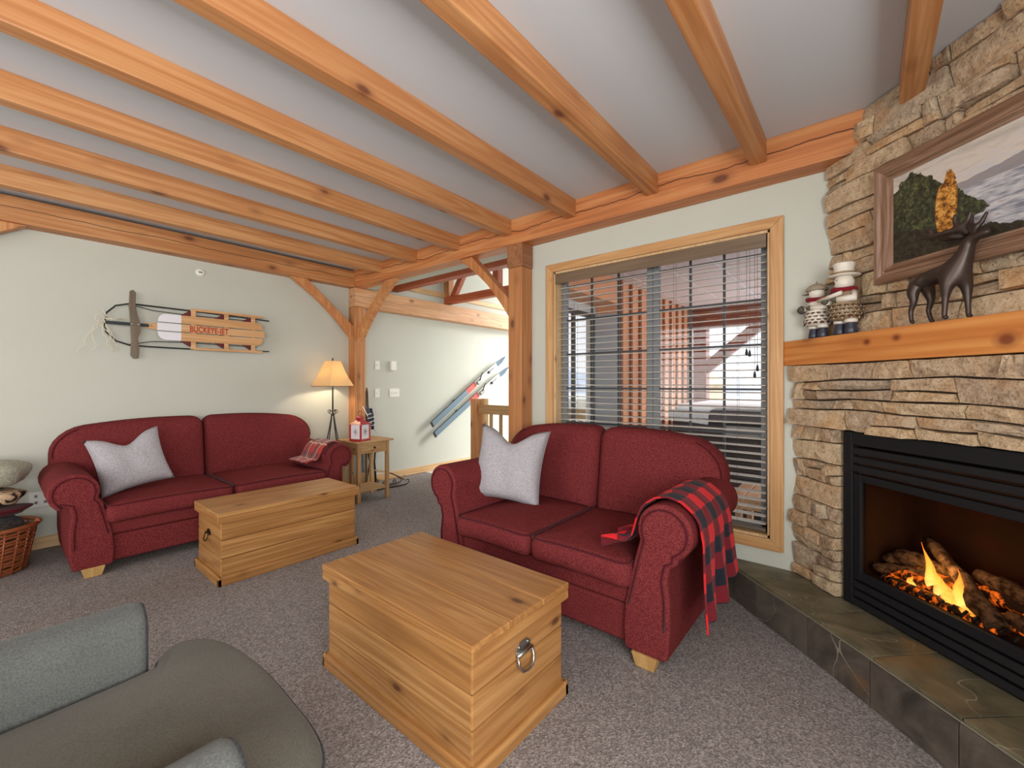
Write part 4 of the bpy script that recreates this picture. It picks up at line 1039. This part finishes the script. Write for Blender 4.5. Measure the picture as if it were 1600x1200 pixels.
# floor lamp
fl_ = thing('floor_lamp', 'wrought iron tripod floor lamp with a lit parchment shade', 'lamp', (2.505, 4.765, 0))
lst = plain('blackened_steel', (58, 62, 64), .4, .7)
obj('stem', MB().tube([(0, 0, .93), (0, 0, 1.42)], .009, 8), lst, fl_, smooth=True)
obj('collar', MB().lathe([(.012, 0), (.02, .006), (.02, .02), (.01, .03)], 12, (0, 0, .93)), lst, fl_, smooth=True)
for k in range(4):
    a = k*pi/2+.5; c_, s_ = cos(a), sin(a)
    obj('leg', MB().tube([(c_*.012, s_*.012, .95), (c_*.04, s_*.04, .80), (c_*.10, s_*.10, .52), (c_*.085, s_*.085, .25), (c_*.12, s_*.12, .008)], .0065, 8), lst, fl_, smooth=True)
    pts = [(c_*(.012+.0), s_*.012, .955)]
    for i in range(16):
        q = i/15*1.6*pi*1.15; rr = .026*(1-i/22); pts.append((c_*(.040+rr*sin(q)*1.0), s_*(.040+rr*sin(q)), .975-rr*cos(q)+.01))
    obj('scroll', MB().tube(pts, .0035, 6), lst, fl_, smooth=True)
def shademat():
    m, t, ns, ls, b = newmat('parchment_shade'); d = N(ns, 'BsdfDiffuse'); d.inputs[0].default_value = lin((238, 218, 182)); tr = N(ns, 'BsdfTranslucent'); tr.inputs[0].default_value = lin((246, 226, 184))
    mx = N(ns, 'MixShader'); mx.inputs[0].default_value = .55; ls.new(d.outputs[0], mx.inputs[1]); ls.new(tr.outputs[0], mx.inputs[2]); ls.new(mx.outputs[0], ns['Material Output'].inputs[0]); return m
sh = MB(); zb_, zt = 1.275, 1.565; rb, rt = .232, .085
vs = []
nS = 4; sub = 6
for (r_, z_) in ((rb, zb_), (rb*.66+rt*.34-.012, zb_+.10), (rb*.33+rt*.67-.008, zb_+.20), (rt, zt)):
    for k in range(nS):
        a0 = k*pi/2+.95; a1 = a0+pi/2
        for i in range(sub):
            f = i/sub; vs.append((r_*(cos(a0)*(1-f)+cos(a1)*f), r_*(sin(a0)*(1-f)+sin(a1)*f), z_))
n = nS*sub; fs = [(j*n+i, j*n+(i+1) % n, (j+1)*n+(i+1) % n, (j+1)*n+i) for j in range(3) for i in range(n)]
shd = obj('lamp_shade', MB().add(vs, fs), shademat(), fl_, solid=.003)
obj('shade_trim', MB().tube([vs[i] for i in range(n)], .0035, 6, closed=True), plain('tan_trim', (150, 110, 66), .8), shd, smooth=True)
obj('finial', MB().lathe([(.004, 0), (.012, .006), (.006, .014), (.010, .022), (.002, .034)], 10, (0, 0, 1.57)), lst, fl_, smooth=True)
obj('shade_spider', MB().tube([(-rt*.6, -.02, zt-.002), (0, 0, zt-.001), (rt*.6, .02, zt-.002)], .002, 5), lst, fl_)
obj('bulb', MB().lathe([(.008, 0), (.022, .03), (.026, .05), (.015, .072), (.002, .08)], 12, (0, 0, 1.42)), emis('bulb_glow', (255, 214, 150), 6), fl_, smooth=True)
pl = bpy.data.lights.new('lamp_light', 'POINT'); pl.energy = 11; pl.color = (1, .80, .54); pl.shadow_soft_size = .03
po = bpy.data.objects.new('lamp_light', pl); C.objects.link(po); po.parent = fl_; po.location = (0, 0, 1.39)

# things around the side table: sled stool, folded panel, ski ornament
sk = thing('ski_ornament', 'pair of short old skis with boots and poles standing behind the side table', 'ornament', (2.93, 4.70, 0))
skw = wood('old_ski', (120, 100, 76), (98, 78, 58), (60, 44, 30), axis=2, knots=0)
for k, (x, dx) in enumerate(((-.03, 0), (.035, .055))):
    obj('ski', MB().prism([(x-.012+dx*0, .001), (x+.014, .001), (x+.014-dx, 1.20), (x-dx+.001, 1.26), (x-.012-dx, 1.20)], .0, .008, lambda a, b, d: (a, d, b)), skw, sk, bevel=.002)
navy = plain('navy_leather', (36, 40, 58), .5, nz=.3); whp = plain('white_strap', (224, 222, 220), .5)
for k, (x, z) in enumerate(((-.02, .78), (.03, .74))):
    bt = obj('boot', MB().tube([(x-.01, -.012, z+.26), (x, -.02, z+.18), (x+.01, -.02, z+.08), (x+.005, -.03, z)], [.018, .026, .024, .016], 10), navy, sk, smooth=True)
    for q in (.05, .10, .15): obj('strap', MB().tube([(x-.022, -.045, z+q), (x+.03, -.045, z+q+.008)], .005, 6), whp, bt, smooth=True)
obj('pole', MB().tube([(-.10, -.035, 1.03), (.03, -.03, .80), (.09, -.03, .70)], .005, 6), whp, sk, smooth=True)
obj('mitten', MB().puffy(rrect(-.05, .0, .86, .95, .02), .03, .012, .004, lambda a, b, d: (a+.02, -.03+d, b)), navy, sk, smooth=True)
# small old sled leaning on the hall wall and a framed mirror panel
sl2 = thing('wooden_sled', 'small antique wooden sled on the floor behind the side table', 'sled', (3.17, 4.64, 0), radians(-3)); sl2.scale = (.72, .8, .8)
osl = wood('antique_wood', (196, 160, 116), (160, 120, 80), (80, 50, 30), axis=0, knots=.2)
for y in (-.07, 0, .07): obj('slat', MB().tube([(-.28, y, .30), (0, y, .235), (.22, y, .13), (.30, y, .07)], .028, 6, flat=.2), osl, sl2)
for y in (-.10, .10):
    rn = obj('runner', MB().tube([(-.28, y, .012), (.20, y, .012), (.31, y, .02), (.35, y, .05), (.34, y, .09), (.30, y, .085)], .008, 6), iron, sl2, smooth=True)
    for x in (-.15, .05): obj('scroll', MB().tube([(x+.035*cos(a)*(1-i/26), y, .09+.045*sin(a)*(1-i/26)) for i, a in [(i, i*.55) for i in range(18)]], .005, 6), iron, rn, smooth=True)
mr = thing('framed_mirror', 'narrow wood framed mirror leaning behind the side table', 'mirror', (2.86, 4.78, 0))
m = MB(); m.box(-.11, -.075, 0, .02, .001, .62).box(.075, .11, 0, .02, .001, .62).box(-.075, .075, 0, .02, .001, .20).box(-.075, .075, 0, .02, .58, .62)
obj('frame', m, tablew[2], mr, bevel=.003); obj('mirror_glass', MB().box(-.075, .075, .008, .012, .20, .58), plain('silver_glass', (200, 210, 210), .12, .8), mr)
jar = obj('red_tin', MB().lathe([(.04, 0), (.042, .005), (.042, .11), (.036, .118)], 16, (3.09, 4.86, .47)), plain('red_tin', (140, 24, 40), .4), smooth=True); tag(jar, 'dark red tin seen between the legs of the side table', 'tin')
sto = thing('iron_stool', 'small round stool on bent iron legs behind the side table', 'stool', (3.09, 4.86, 0))
obj('seat', MB().lathe([(.075, .43), (.085, .44), (.085, .46), (.075, .469)], 20), osl, sto, smooth=False)
for k in range(3):
    a = k*2.1+.4; obj('leg', MB().tube([(cos(a)*.06, sin(a)*.06, .432), (cos(a)*.04, sin(a)*.04, .3), (cos(a)*.075, sin(a)*.075, .01)], .009, 8), iron, sto, smooth=True)

# ------------------------------------------------------------------ wall sled
ws = thing('wall_sled', 'old runner sled with a white painted nose hung sideways on the left wall', 'sled', (.60, YW, 0))
slw = wood('sled_slat', (226, 184, 134), (206, 156, 104), (140, 84, 50), axis=0, knots=0, scale=.8); ironw = plain('sled_iron', (52, 58, 62), .5, .5); wht = plain('sled_white', (232, 230, 236), .6)
oldw = wood('weathered_bar', (132, 118, 98), (110, 96, 78), (70, 60, 48), axis=2, knots=.2); mar = plain('maroon_paint', (96, 30, 32), .5)
Y0 = -.13     # deck plane in front of the wall
FS = lambda a, b, d: (a, Y0+d, b)
def rslat(z0, z1, xa, xb, rl, rr):
    return rrect(xa, xb, z0, z1, (rl[0], rr[0], rr[1], rl[1]), 4)
zc = 1.817
rows = [(zc+.044, zc+.118), (zc-.034, zc+.034), (zc-.118, zc-.044)]
for i, (a, b_) in enumerate(rows):
    x1 = (1.195, 1.215, 1.195)[i]
    tr_ = (.001, .055) if i == 0 else ((.01, .01) if i == 1 else (.055, .001))
    obj('slat', MB().prism(rslat(a, b_, .505, x1, (.001, .001), tr_), -.006, .006, FS), slw, ws, bevel=.001)
    tl = (.001, .06) if i == 0 else ((.001, .001) if i == 1 else (.06, .001))
    obj('painted_slat_end', MB().prism(rslat(a, b_, (.335 if i != 1 else .33), .5045, tl, (.001, .001)), -.006, .006, FS), wht, ws, bevel=.001)
obj('tongue', MB().prism([(.24, zc-.024), (.33, zc-.03), (.33, zc+.028), (.24, zc+.02)], -.005, .005, FS), slw, ws)
for x in (.60, .87, 1.11):
    cb = obj('cross_bench', MB().box(x-.02, x+.02, Y0+.007, Y0+.030, zc-.19, zc+.19), slw, ws, bevel=.003)
    for sz in (-1, 1):
        m = MB().prism([(x-.10, zc+sz*.12), (x+.02, zc+sz*.12), (x+.02, zc+sz*.165), (x-.035, zc+sz*.165)], Y0+.008, Y0+.02, lambda a, b, d: (a, d, b)); obj('painted_gusset', m, mar, cb)
        obj('strut', MB().tube([(x, Y0+.02, zc+sz*.165), (x, Y0+.075, zc+sz*.165), (x+.01, -.03, zc+sz*.16)], .006, 6), ironw, cb, smooth=True)
for sz in (-1, 1):
    obj('side_rail', MB().box(.60, 1.20, Y0+.004, Y0+.022, zc+sz*.183-.012, zc+sz*.183+.012), slw, ws, bevel=.002)
    k = zc+sz*.183
    P = [(1.30, -.022, zc+sz*.165), (.67, -.025, k), (.30, -.06, k), (.15, -.09, zc+sz*.18), (.06, -.10, zc+sz*.15), (.0, -.105, zc+sz*.08), (-.012, -.105, zc)]
    obj('runner', MB().tube(P, .012, 6, flat=.6), ironw, ws, smooth=True)
    obj('steel_rod', MB().tube([(.15, -.10, k-sz*.01), (.30, -.115, k-sz*.045), (.55, -.118, k-sz*.055), (1.15, -.115, k-sz*.05)], .004, 6), ironw, ws, smooth=True)
obj('centre_strap', MB().box(-.01, .27, Y0-.012, Y0-.006, zc-.016, zc+.012), ironw, ws)
stb = [(.145, zc-.27), (.165, zc-.30), (.20, zc-.295), (.205, zc-.22), (.195, zc-.12), (.215, zc-.06), (.21, zc+.01), (.195, zc+.07), (.18, zc+.16), (.182, zc+.27), (.165, zc+.295), (.14, zc+.28), (.135, zc+.15), (.145, zc), (.15, zc-.15)]
obj('steering_bar', MB().prism(stb, Y0-.032, Y0-.013, lambda a, b, d: (a, d, b)), oldw, ws, bevel=.005)
for x, z in ((.155, 0), (.20, .0), (.28, 0)): obj('bolt', MB().tube([(x, Y0-.034, zc+z), (x, Y0-.039, zc+z)], .007, 8), chrome, ws, smooth=True)
twine = plain('white_twine', (226, 218, 196), .9)
RR = random.Random(3)
for k in range(6):
    x, z = -.02, zc+.03; pts = [(x, -.125, z)]
    for i in range(7): x += RR.uniform(-.03, .03)+(k-2.5)*.006; z -= RR.uniform(.02, .055); pts.append((x, -.125+RR.uniform(-.008, .008), z))
    obj('twine', MB().tube(pts, .0028, 5), twine, ws, smooth=True)
obj('twine_bow', MB().tube([(-.02+.05*cos(a)*abs(cos(a)), -.128, zc+.03+.03*sin(2*a)) for a in [2*pi*i/20 for i in range(20)]], .003, 5, closed=True), twine, ws, smooth=True)
obj('wrapped_twine', MB().tube([(-.02, -.125, zc+.10), (0, -.122, zc+.05), (-.02, -.126, zc+.03), (.10, -.13, zc+.035)], .005, 5), twine, ws, smooth=True)
fc = bpy.data.curves.new('lettering', 'FONT'); fc.body = 'BUCKEYE-JET'; fc.size = .078; fc.extrude = .0006; fc.offset = .0016; fc.space_character = 1.06
fo_ = bpy.data.objects.new('lettering', fc); C.objects.link(fo_); fc.materials.append(plain('red_letter', (176, 44, 30), .6)); fo_.parent = ws
bpy.context.view_layer.update(); wdt_ = fo_.dimensions.x
fo_.rotation_euler = (pi/2, 0, 0); fo_.location = (.567, Y0-.0072, zc-.027); fo_.scale = (.313/wdt_, 1, 1)
me_ = bpy.data.meshes.new_from_object(fo_.evaluated_get(bpy.context.evaluated_depsgraph_get())); lo_ = bpy.data.objects.new('lettering_mesh', me_); C.objects.link(lo_)
lo_.parent = ws; lo_.location = fo_.location; lo_.rotation_euler = fo_.rotation_euler; lo_.scale = fo_.scale; bpy.data.objects.remove(fo_); lo_.name = 'lettering'

# ------------------------------------------------------------------ skis on the hall wall
def ski(label, A, B):
    A, B = Vector(A), Vector(B); d = B-A; L = d.length; ang = atan2(d.z, d.x)
    t = thing('downhill_ski', label, 'ski', (A.x, YW-.10, A.z)); t.rotation_euler = (0, -ang, 0)
    bl_ = plain('ski_slate_blue', (112, 134, 148), .4); wh = plain('ski_white', (222, 222, 216), .4); rd = plain('ski_red', (214, 92, 84), .4); dkb = plain('ski_tip_blue', (84, 108, 124), .4); dk = plain('ski_edge', (40, 42, 44), .5)
    w_ = .042
    def seg(nm, a, b, mat, wa=w_, wb=w_): return obj(nm, MB().prism([(a, -wa), (b, -wb), (b, wb), (a, wa)], -.006, .006, FX), mat, t, bevel=.001)
    obj('tail_cap', MB().box(-.03, 0, -.012, .010, -w_, w_), dk, t, bevel=.004)
    seg('rear_section', 0, L*.44, bl_); seg('red_section', L*.44, L*.56, rd); seg('white_section', L*.56, L*.88, wh)
    obj('ski_tip', MB().prism([(L*.88, -w_), (L*.95, -w_*.95), (L*1.0, -.0), (L*1.01, .02), (L*.97, w_*.8), (L*.88, w_)], -.006, .006, lambda a, b, d: (a, d-.03*max(0, (a-L*.88)/(L*.12))**2, b)), dkb, t)
    obj('edge', MB().box(0, L*.88, .007, .010, w_-.002, w_+.006), dk, t)
    bd = obj('binding', MB().box(L*.57, L*.63, -.045, -.007, -.03, .03), plain('binding_grey', (160, 160, 156), .35, .5), t, bevel=.006)
    obj('binding_arm', MB().tube([(L*.60, -.045, .02), (L*.62, -.06, .06), (L*.66, -.055, .10)], .009, 6), iron, bd, smooth=True)
    obj('toe_piece', MB().box(L*.74, L*.76, -.03, -.007, -.022, .022), iron, t, bevel=.004)
    obj('stripe', MB().box(L*.77, L*.83, -.0085, -.0065, -.012, .004), dk, t)
    obj('wall_peg', MB().box(L*.3, L*.32, .011, .098, -.01, .01), iron, t)
    return t
ski('upper blue and red downhill ski mounted slantwise on the hall wall', (4.12, 0, .71), (5.72, 0, 1.76))
ski('lower blue and red downhill ski mounted slantwise on the hall wall', (4.17, 0, .555), (5.80, 0, 1.575))

# ------------------------------------------------------------------ wall plates
def plate(name, label, x, z, w_, h, t_=.006, n=1, y=YW):
    t = thing(name, label, 'switch' if n else 'thermostat', (x, y-.001, z))
    obj('cover', MB().box(-w_/2, w_/2, -t_, 0, -h/2, h/2), white, t, bevel=.002)
    for k in range(n): obj('toggle', MB().box((k-(n-1)/2)*.045-.005, (k-(n-1)/2)*.045+.005, -t_-.008, -t_+.001, -.012, .012), white, t, bevel=.002)
    return t
plate('light_switch', 'single switch plate, upper left of the four on the hall wall', 3.25, 1.55, .07, .115)
plate('thermostat', 'white box thermostat right of the upper switch plate', 3.49, 1.55, .085, .125, .035, 0)
plate('light_switch', 'single switch plate below the upper switch plate', 3.25, 1.18, .07, .115)
plate('light_switch', 'triple switch plate below the thermostat', 3.52, 1.18, .16, .115, n=3)
sd_ = thing('sprinkler_cover', 'small round white cover high on the left wall', 'sprinkler', (1.283, YW-.001, 2.39))
obj('disc', MB().lathe([(.038, 0), (.038, .006), (.03, .011), (.012, .013)], 24), white, sd_, smooth=True); sd_.children[0].rotation_euler = (pi/2, 0, 0)
obj('slot', MB().box(-.015, .015, -.0155, -.013, -.004, .004), iron, sd_)
ol = thing('wall_outlet', 'wall outlet between the basket and the long sofa', 'outlet', (.235, YW-.001, .395))
obj('cover', MB().box(-.058, .058, -.007, 0, -.06, .06), white, ol, bevel=.002)
for x in (-.025, .025):
    for z in (-.025, .025): obj('socket', MB().box(x-.008, x+.008, -.009, -.0065, z-.01, z+.01), plain('socket_grey', (120, 118, 112), .5), ol)

# ------------------------------------------------------------------ stair newel and railing
nw = thing('stair_railing', 'pale fir stair railing with square newel behind the central post', 'railing', (4.16, 4.07, 0))
obj('newel_post', MB().box(-.05, .05, -.05, .05, .004, 1.10), fir[2], nw, bevel=.006)
obj('newel_post', MB().box(.08, .16, -.09, -.01, .004, 1.10), pale[2], nw, bevel=.006)
obj('hand_rail', MB().box(.0, .08, -1.65, -.05, .90, 1.02), tablew[1], nw, bevel=.006)
for k in range(9): obj('baluster', MB().box(.02, .055, -.25-.17*k-.018, -.25-.17*k+.018, .10, .90), tablew[2], nw, bevel=.003)
obj('bottom_rail', MB().box(.0, .08, -1.65, -.05, .05, .10), tablew[1], nw, bevel=.004)
ss = obj('stair_stringer', MB().prism([(4.0, .95), (4.0, 1.25), (2.4, .10), (2.4, -.0), (2.7, .0)], 5.35, 5.40, FY), pale[1]); tag(ss, 'sloping pine stair stringer behind the railing', 'stringer')

# ------------------------------------------------------------------ basket of blankets at the left edge
bk = thing('wicker_basket', 'brown wicker basket at the left edge holding throws', 'basket', (-.06, 4.62, 0))
wick = plain('wicker', (150, 84, 48), .45, nz=.35, nscale=50, spec=.6)
nb = 22
for k in range(12):
    z = .02+.024*k; r_ = .19+.05*k/12
    obj('weave', MB().tube([(r_*1.08*cos(a)+.0, r_*.95*sin(a), z+.004*sin(a*nb/2+k*pi)) for a in [2*pi*i/66 for i in range(66)]], .0095, 5, closed=True), wick, bk, smooth=True)
for k in range(nb):
    a = 2*pi*k/nb; obj('stake', MB().tube([(.193*1.08*cos(a), .193*.95*sin(a), .005), (.243*1.08*cos(a), .243*.95*sin(a), .31)], .006, 5), wick, bk, smooth=True)
obj('base', MB().lathe([(.18, .002), (.19, .006), (.19, .016), (.17, .018)], 30, sx=1.08, sy=.95), wick, bk)
obj('rim', MB().tube([(.25*1.08*cos(a), .25*.95*sin(a), .315) for a in [2*pi*i/44 for i in range(44)]], .015, 8, closed=True), wick, bk, smooth=True)
obj('rim_knob', MB().lathe([(.002, -.02), (.02, -.01), (.022, .004), (.002, .022)], 12, (.262, -.06, .325)), wick, bk, smooth=True)
def bundle(nm, label, cx, cy, z0, z1, rx, ry, mat, cat='blanket', seed=1, lay=5, parent=None):
    q = random.Random(seed); m = MB(); n = 40
    ph = [q.uniform(0, 6) for _ in range(4)]
    prof = []
    steps = 10
    def fn(u, v):
        a = 2*pi*u; b = pi*(v-.5)
        cr = abs(cos(b))**.45; rr = 1+.05*sin(3*a+ph[0])+.04*sin(7*a+ph[1]+6*v)+.05*sin(v*pi*lay*2)*(.3+.7*cos(b))
        return (cx+rx*cr*rr*cos(a), cy+ry*cr*rr*sin(a), (z0+z1)/2+(z1-z0)/2*(abs(sin(b))**.8)*(1 if b > 0 else -1)*(1+.12*sin(2*a+ph[2])*(1 if b > 0 else 0)))
    m.grid(n, 24, fn); o = obj(nm, m, mat, smooth=True)
    tag(o, label, cat); return o
bundle('folded_throw', 'dark grey fleece bundle sunk in the wicker basket', -.06, 4.60, .20, .375, .205, .165, fabric('dark_fleece', (44, 42, 42), (92, 86, 80), 60, bmp=.8), seed=2)
bundle('folded_throw', 'dark red folded blanket on the basket bundle', -.08, 4.60, .395, .455, .24, .18, fabric('dark_red_wool', (74, 18, 26), (104, 28, 36), 200), seed=3, lay=2)
def patterned():
    m, t, ns, ls, b = newmat('patterned_fleece'); v = coords(ns, ls); f = noise(ns, ls, v, 9, 2, .5, 1.6)
    r = ramp(ns, [(.42, lin((34, 22, 26))), (.47, lin((206, 176, 138))), (.58, lin((214, 190, 156))), (.62, lin((112, 60, 44)))]); ls.new(f, r.inputs[0]); ls.new(r.outputs[0], b.inputs['Base Color']); b.inputs['Roughness'].default_value = .95; return m
bundle('folded_throw', 'brown and cream patterned blanket under the grey one', -.09, 4.60, .466, .58, .235, .18, patterned(), seed=5, lay=2)
bundle('folded_throw', 'pale grey green folded blanket on top of the basket pile', -.09, 4.60, .596, .775, .265, .18, fabric('sage_fleece', (150, 148, 130), (184, 182, 164), 90, bmp=.5), seed=6, lay=2)

# ------------------------------------------------------------------ outside: deck, siding, hot tub, snow view
snow = plain('snow', (232, 236, 242), .9, nz=.02, nscale=1)
struct(obj('ground_snow', MB().box(3.2, 120, -80, 2.0, -1.2, -1.0), snow), 'snow covered ground outside')
struct(obj('floor_deck', MB().box(XW+.14, 7.0, -3, 2.27, -.2, -.1), plain('deck_bounce_pale', (196, 194, 194), .8, nz=.15)), 'deck outside the window')  # pale deck surface added to bounce daylight up onto the soffit
sid = plain('cedar_siding', (232, 164, 122), .75, nz=.12, nscale=8)
wsd = struct(obj('wall_siding', MB().box(4.2, 6.5, 2.0, 2.26, -.1, 2.4), sid), 'orange board and batten siding outside')
for k in range(10):
    x = 4.22+.25*k
    obj('batten', MB().box(x-.02, x+.02, 1.975, 1.999, -.1, 2.40), plain('batten_brown', (136, 78, 46), .7), wsd)
struct(obj('wall_siding_return', MB().box(4.17, 4.199, 2.0, 2.268, -.1, 2.05), plain('grey_return', (192, 196, 204), .7)))
struct(obj('wall_siding_lintel', MB().box(XW+.142, 4.199, 2.0, 2.26, 2.14, 2.40), sid))
rw = thing('hall_window_outside', 'recessed side window of the hall seen through the blind', 'window', (3.28, 2.27, .35))
m = MB(); m.box(0, .05, -.03, .0, 0, 1.7).box(.79, .84, -.03, .0, 0, 1.7).box(.05, .79, -.03, 0, 0, .05).box(.05, .79, -.03, 0, 1.65, 1.7).box(.40, .44, -.03, 0, .05, 1.65)
obj('frame', m, darkg, rw); obj('pane', MB().box(.05, .79, -.015, -.012, .05, 1.65), glass('window_glass'), rw)
# soffit panels
panm = plain('soffit_panel', (226, 212, 208), .8, nz=.03)
sf = bpy.data.objects.new('ceiling_deck', None); C.objects.link(sf); sf['kind'] = 'structure'; sf['label'] = 'panelled soffit over the deck'
obj('backing', MB().box(XW+.14, 7.2, -2.6, 2.27, 2.415, 2.46), plain('panel_gap', (250, 250, 250), .8), sf)
for i in range(10):
    for j in range(11): obj('panel', MB().box(3.15+.4*i, 3.525+.4*i, 1.865-.4*j, 2.24-.4*j, 2.402, 2.415), panm, sf)
redb = fir_red
beam('deck_beam', 'red brown beam carrying the deck roof outside', 6.6, 6.78, -2.6, 2.1, 2.12, 2.40, wood('deck_cedar', (150, 84, 56), (126, 62, 40), (70, 30, 20), axis=1, knots=.3))
beam('deck_post', 'red brown deck post at the end of the siding', 6.6, 6.78, 1.78, 1.96, -.1, 2.119, wood('deck_cedar_z', (150, 84, 56), (126, 62, 40), (70, 30, 20), axis=2, knots=.3), cat='post')
m = MB().prism([(1.78, 1.45), (1.78, 1.65), (1.22, 2.118), (1.0, 2.118)], 6.64, 6.74, FY); tag(obj('deck_brace', m, MATS['deck_cedar_z']), 'slanting brace on the deck post outside', 'brace')
# hot tub with cover
ht = thing('hot_tub', 'dark covered hot tub on the deck outside the window', 'hot tub', (4.92, -.9, -.1))
tubm = plain('charcoal_tub', (62, 60, 60), .6, nz=.2, nscale=5)
ht.location = (4.92, .0, -.1)
obj('shell', MB().box(0, 1.65, 0, 1.70, .001, 1.0), tubm, ht, bevel=.03)
obj('cover', MB().box(-.03, .81, -.03, 1.73, 1.001, 1.11), plain('tub_cover', (104, 102, 104), .6, nz=.2), ht, bevel=.02)
obj('cover', MB().box(.82, 1.66, -.03, 1.73, 1.001, 1.11), plain('tub_cover', (104, 102, 104), .6, nz=.2), ht, bevel=.02)
obj('snow_cap', MB().puffy(rrect(.0, 1.62, .02, 1.68, .1), .06, .028, .02, lambda a, b, d: (a, b, 1.141+d)), snow, ht, smooth=True)
obj('control_panel', MB().box(-.006, 0, .75, 1.15, .85, .96), plain('grey_pad', (170, 170, 172), .5), ht)
# deck table
dk = thing('deck_table', 'small slatted cedar table on the deck outside', 'table', (3.75, .58, -.1))
ced = wood('new_cedar', (222, 184, 150), (206, 160, 122), (150, 100, 70), axis=0, knots=.2)
for k in range(4): obj('slat', MB().box(-.26, .26, -.20+.102*k, -.106+.102*k, .555, .58), ced, dk, bevel=.004)
m = MB().box(-.22, .22, -.19, -.165, .48, .555).box(-.22, .22, .165, .19, .48, .555).box(-.245, -.22, -.19, .19, .48, .555).box(.22, .245, -.19, .19, .48, .555); obj('apron', m, ced, dk)
for sx in (-1, 1):
    for sy in (-1, 1): obj('leg', MB().box(sx*.20-.03, sx*.20+.03, sy*.145-.02, sy*.145+.02, .001, .48), ced, dk)
# deck rail
rl = thing('deck_railing', 'pale railing at the outer edge of the deck', 'railing', (6.9, -2.6, -.1))
obj('top_rail', MB().box(0, .09, 0, 4.3, .95, 1.02), plain('rail_frost', (206, 206, 210), .7), rl)
for k in range(16): obj('baluster', MB().box(.02, .06, .1+.27*k, .14+.27*k, .001, .95), plain('rail_wood', (120, 84, 66), .7), rl)
# distant chalets and hills
def house(label, x, y, w_, d_, h, wallc, roofc):
    t = thing('chalet', label, 'house', (x, y, -1.0))
    obj('walls', MB().box(0, d_, 0, w_, 0, h), plain('chalet_'+label[:12].replace(' ', '_'), wallc, .8), t)
    obj('gable', MB().prism([(0, h), (w_, h), (w_/2, h+w_*.32)], 0, d_, FY), MATS['chalet_'+label[:12].replace(' ', '_')], t)
    obj('roof', MB().prism([(-.5, h-.1), (w_/2, h+w_*.36), (w_+.5, h-.1), (w_+.5, h+.15), (w_/2, h+w_*.36+.35), (-.5, h+.15)], -.4, d_+.4, FY), plain('roof_'+label[:10].replace(' ', '_'), roofc, .8), t)
    for k in (.2, .6): obj('window', MB().box(-.03, 0, w_*k, w_*k+w_*.18, h*.4, h*.75), darkg, t)
house('tan gabled chalet far beyond the deck', 44, 12.0, 6, 7, 2.2, (206, 176, 128), (206, 180, 140))
house('grey roofed chalet far beyond the deck', 52, 21.5, 5, 6, 2.2, (150, 146, 146), (184, 186, 192))
m = MB(); RR = random.Random(9)
def hill(u, v): 
    y = -80+200*u; h = 5.5+2.2*sin(u*9)+1.3*sin(u*23+1)+.6*sin(u*51)
    return (110+12*v, y, -1.5+h*(v if v < 1 else 1))
m.grid(60, 3, hill); hl = obj('snowy_hill', m, plain('far_snow_forest', (196, 204, 218), .9, nz=.15, nscale=.4)); tag(hl, 'pale snowy hills on the horizon', 'hill')
